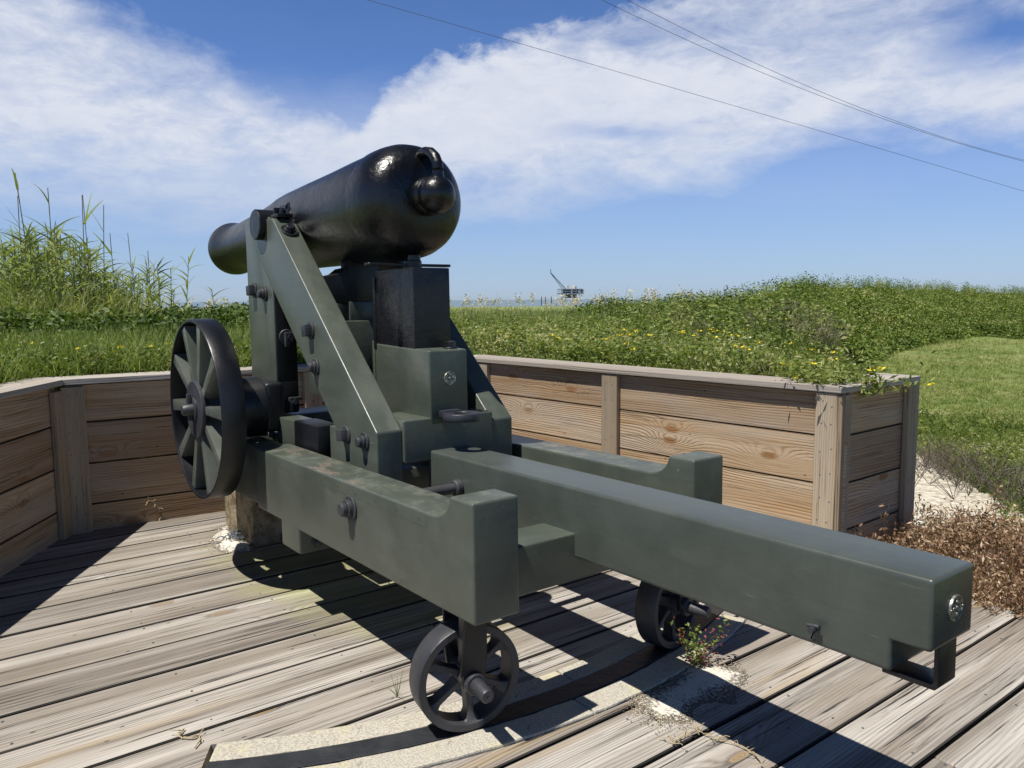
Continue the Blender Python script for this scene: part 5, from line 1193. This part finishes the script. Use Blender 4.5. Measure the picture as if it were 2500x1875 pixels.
# sand and litter heaps
ext = []
def heap(name, label, poly_px, h, seed):
    pp = [pxdeck(x, y) for x, y in poly_px]; c = sum(pp, Vector()) / len(pp); n_ = 60
    xs = [p_.x for p_ in pp]; ys = [p_.y for p_ in pp]; gx_ = np.linspace(min(xs) - .08, max(xs) + .08, n_); gy_ = np.linspace(min(ys) - .08, max(ys) + .08, n_); XX, YY = np.meshgrid(gx_, gy_)
    ins = np.zeros_like(XX, bool); sdm = np.full_like(XX, 9.0)
    for i in range(len(pp)):
        a, b_ = pp[i], pp[(i + 1) % len(pp)]
        cond = ((a.y > YY) != (b_.y > YY)) & (XX < (b_.x - a.x) * (YY - a.y) / (b_.y - a.y + 1e-9) + a.x); ins ^= cond
        vx, vy = b_.x - a.x, b_.y - a.y; t = np.clip(((XX - a.x) * vx + (YY - a.y) * vy) / (vx * vx + vy * vy), 0, 1); sdm = np.minimum(sdm, np.hypot(XX - a.x - t * vx, YY - a.y - t * vy))
    s_ = np.where(ins, sdm, -sdm); rr = np.random.default_rng(seed); nz = np.zeros_like(XX)
    for o_ in (4, 8, 16, 30): 
        gnn = rr.normal(size=(o_ + 2, o_ + 2)); ix = (np.linspace(0, o_, n_)); i0 = ix.astype(int); f = ix - i0
        A_ = gnn[i0][:, i0] * (1 - f)[None] + gnn[i0][:, i0 + 1] * f[None]; B_ = gnn[i0 + 1][:, i0] * (1 - f)[None] + gnn[i0 + 1][:, i0 + 1] * f[None]
        nz += (A_ * (1 - f)[:, None] + B_ * f[:, None]) / o_ * 4
    nz /= nz.std(); Z = np.clip(s_ / 0.07, -1.5, 1.0) * h + nz * h * 0.35; core = np.clip(0.2 + s_ / 0.14 + 0.15 * nz, 0, 1)
    ix = np.arange(n_ * n_).reshape(n_, n_); Fq = np.stack([ix[:-1, :-1], ix[:-1, 1:], ix[1:, 1:], ix[1:, :-1]], -1).reshape(-1, 4)
    keep = (Z.ravel()[Fq] > -0.002).any(1)
    o = np_mesh(name, np.stack([XX - c.x, YY - c.y, Z], -1).reshape(-1, 3), Fq[keep], M['sandpile'], attrs={'core': core.ravel()}); o.location = (c.x, c.y, 0.001); tag(o, label, 'sand'); ext.append((name, pp, c, o))
heap('sand_heap', 'patch of white sand and dark litter on the deck under the long tongue', [T2(1010, 130), T2(1250, 80), T2(1480, 170), T2(1400, 300), T2(1180, 420), T2(1010, 590), T2(760, 610), T2(600, 500), T2(560, 420), T2(720, 280)], 0.007, 3)
heap('sand_heap', 'small heap of white sand and leaf litter against the concrete block', [(533, 1290), (560, 1284), (600, 1330), (612, 1345), (560, 1348), (528, 1338), (530, 1310)], 0.022, 5)
for nm, pp, c, o in list(ext):                          # loose grains and litter round each heap
    w_ = max(p_.x for p_ in pp) - min(p_.x for p_ in pp)
    for nn, mt_, cnt, sz in (('loose_grains', M['straw'], 1100, 0.005), ('dark_litter', M['twig'], 700, 0.007)):
        ii = rng.integers(0, len(pp), cnt); jj = (ii + 1) % len(pp); tt = rng.uniform(0, 1, cnt); Q = np.array([[p_.x, p_.y] for p_ in pp]); E_ = Q[ii] * (1 - tt)[:, None] + Q[jj] * tt[:, None]
        E_ = E_ + rng.normal(size=(cnt, 2)) * 0.035 - np.array([[c.x, c.y]]) ; C = np.concatenate([E_, rng.uniform(0.002, 0.006, (cnt, 1))], 1)
        V, F = leaf_quads(C, sz, sz * 0.7, 3.0); q_ = np_mesh(nn, V, F, mt_, np.full(len(F), 0.5)); q_.parent = o; q_['kind'] = 'stuff'
# dark leaf-litter ball in that heap and a few twigs
b = B(); P = pxdeck(572, 1322)
for i in range(60):
    a = P + Vector((random.gauss(0, .045), random.gauss(0, .045), random.uniform(0.01, .045))); e_ = a + Vector((random.gauss(0, .04), random.gauss(0, .04), random.gauss(0, .015))); tube(b, [a, (a + e_) / 2 + Vector((0, 0, .008)), e_], 0.003, 5)
o = obj('twig_litter', b, M['rigdark'], origin=tuple(P)); tag(o, 'dark tangle of twigs at the foot of the concrete block', 'twigs')

# ------------------------------------------------------------------ power lines
def wire(pix, dists, label, sag=0.0):
    P = []
    for (x, y), dd in zip(pix, dists):
        d_ = CF + CR * ((x - 1250) / PXF) - CU * ((y - 937.5) / PXF); P.append(Vector((0, 0, EYE)) + d_ * dd)
    # smooth curve through three points (quadratic)
    out = []
    for i in range(61):
        t = -0.15 + 1.3 * i / 60; a = P[0] * ((t - .5) * (t - 1) / .5) + P[1] * (t * (t - 1) / -.25) + P[2] * (t * (t - .5) / .5); out.append(a)
    b = B(); tube(b, out, 0.007, 6); o = obj('power_line', b, M['wire'], origin=tuple(out[0])); tag(o, label, 'cable', 'power lines crossing the sky')
wire([(898, 0), (1720, 237), (2500, 467)], (26, 30.5, 35), 'lowest and leftmost of the three thin cables crossing the sky')
wire([(1470, 0), (2045, 250), (2500, 394)], (26, 30.5, 35), 'middle of the three thin cables, starting left of the upper one')
wire([(1532, 0), (2085, 257), (2500, 391)], (27, 31.5, 36), 'uppermost of the three thin cables crossing the sky')

# ------------------------------------------------------------------ offshore platform
RD = 1500.0
azr, _ = dir_px(1398, 729, RD); c0 = Vector((RD * math.sin(R(azr)), RD * math.cos(R(azr)), -1.5)); rx = Vector((math.cos(R(azr)), -math.sin(R(azr)), 0)); ry = Vector((rx.y * -1, rx.x, 0))
RM = Matrix((rx, ry, UP)).transposed().to_4x4(); RM.translation = c0
k_ = RD / PXF / 11.85                                    # metres per pixel of the measured close-up
def zx(x): return (x - 1160) * k_
def zz_(y): return (1290 - y) * k_
rig = thing('offshore_platform', 'distant steel offshore platform with a long slanting boom standing in the sea', 'oil platform', RM)
b = B(); box(b, (zx(735), -14, zz_(1100)), (zx(1480), 14, zz_(1070)), RM); box(b, (zx(735), -14, zz_(965)), (zx(1450), 14, zz_(945)), RM); obj('deck_slab', b, M['steel'], rig, smooth=False)
b = B(); box(b, (zx(880), -9, zz_(1075)), (zx(1120), 9, zz_(960)), RM); box(b, (zx(1150), -6, zz_(1075)), (zx(1330), 10, zz_(965)), RM); box(b, (zx(1380), -8, zz_(1060)), (zx(1460), 8, zz_(970)), RM); obj('plant_module', b, M['rigdark'], rig, smooth=False)
b = B(); box(b, (zx(940), -7, zz_(1205)), (zx(1270), 9, zz_(1100)), RM); obj('lower_module', b, M['rigdark'], rig, smooth=False)
for xx in (855, 960, 1145, 1265, 1355):
    b = B(); cyl(b, (zx(xx), -12, -2), (zx(xx), -12, zz_(950)), 0.75 if xx < 1100 else 1.0, 8, RM); cyl(b, (zx(xx), 12, -2), (zx(xx), 12, zz_(950)), 0.75, 8, RM); obj('leg', b, M['rigwhite'] if xx in (1145, 1355) else M['steel'], rig)
b = B()
for x0, x1, ya, yb in ((1145, 1105, 1030, 960), (1145, 1185, 1030, 960), (1250, 1215, 1050, 980), (1250, 1285, 1050, 980), (1355, 1320, 1030, 950), (1355, 1390, 1030, 950), (860, 950, 1200, 1110), (960, 1040, 1110, 1190), (960, 870, 1290, 1210), (1150, 1265, 1290, 1205), (740, 740, 1090, 950), (1475, 1475, 1060, 960), (800, 800, 1090, 950), (740, 1475, 1020, 1020)):
    cyl(b, (zx(x0), -13.5, zz_(ya)), (zx(x1), -13.5, zz_(yb)), 0.42, 6, RM)
obj('bracing', b, M['steel'], rig)
b = B(); cyl(b, (zx(1210), -2, zz_(945)), (zx(1210), -2, zz_(860)), 5.2 * 0.78, 16, RM, 0.3); obj('tank', b, M['rigwhite'], rig)
b = B(); cyl(b, (zx(1005), -2, zz_(945)), (zx(1005), -2, zz_(830)), 2.4, 12, RM, 0.2); cyl(b, (zx(1015), -2, zz_(830)), (zx(1015), -2, zz_(780)), 0.5, 8, RM); cyl(b, (zx(1205), -2, zz_(860)), (zx(1205), -2, zz_(790)), 0.8, 8, RM); box(b, (zx(1060), -5, zz_(945)), (zx(1130), 5, zz_(880)), RM); obj('mast', b, M['rigwhite'], rig)
b = B(); cyl(b, (zx(985), -6, zz_(965)), (zx(540), -6, zz_(485)), 0.75, 6, RM); cyl(b, (zx(905), 0, zz_(945)), (zx(535), -6, zz_(490)), 0.35, 6, RM); cyl(b, (zx(860), -10, zz_(945)), (zx(528), -6, zz_(490)), 0.45, 6, RM); cyl(b, (zx(535), -6, zz_(500)), (zx(535), -6, zz_(380)), 0.65, 6, RM)
for t in np.linspace(0.05, 0.95, 16): cyl(b, (zx(985 + (540 - 985) * t), -6, zz_(965 + (485 - 965) * t)), (zx(905 + (535 - 905) * (t - .03)), -6 * t, zz_(945 + (490 - 945) * (t - .03))), 0.2, 5, RM)
obj('flare_boom', b, M['rigdark'], rig)
for x_, lb in ((1322, 'left of three dark pilings in the sea left of the platform'), (1331.5, 'middle of three dark pilings in the sea left of the platform'), (1346, 'right of three dark pilings in the sea left of the platform')):
    dd = 420; a_, tz = dir_px(x_, 728.5, dd); b = B(); p0 = Vector((dd * math.sin(R(a_)), dd * math.cos(R(a_)), -2)); cyl(b, p0, p0 + Vector((0, 0, 5.0 if x_ < 1340 else 5.0)) * 1.0, 0.24, 8, I4); o = obj('piling', b, M['pile'], origin=tuple(p0)); tag(o, lb, 'piling', 'pilings standing in the sea')
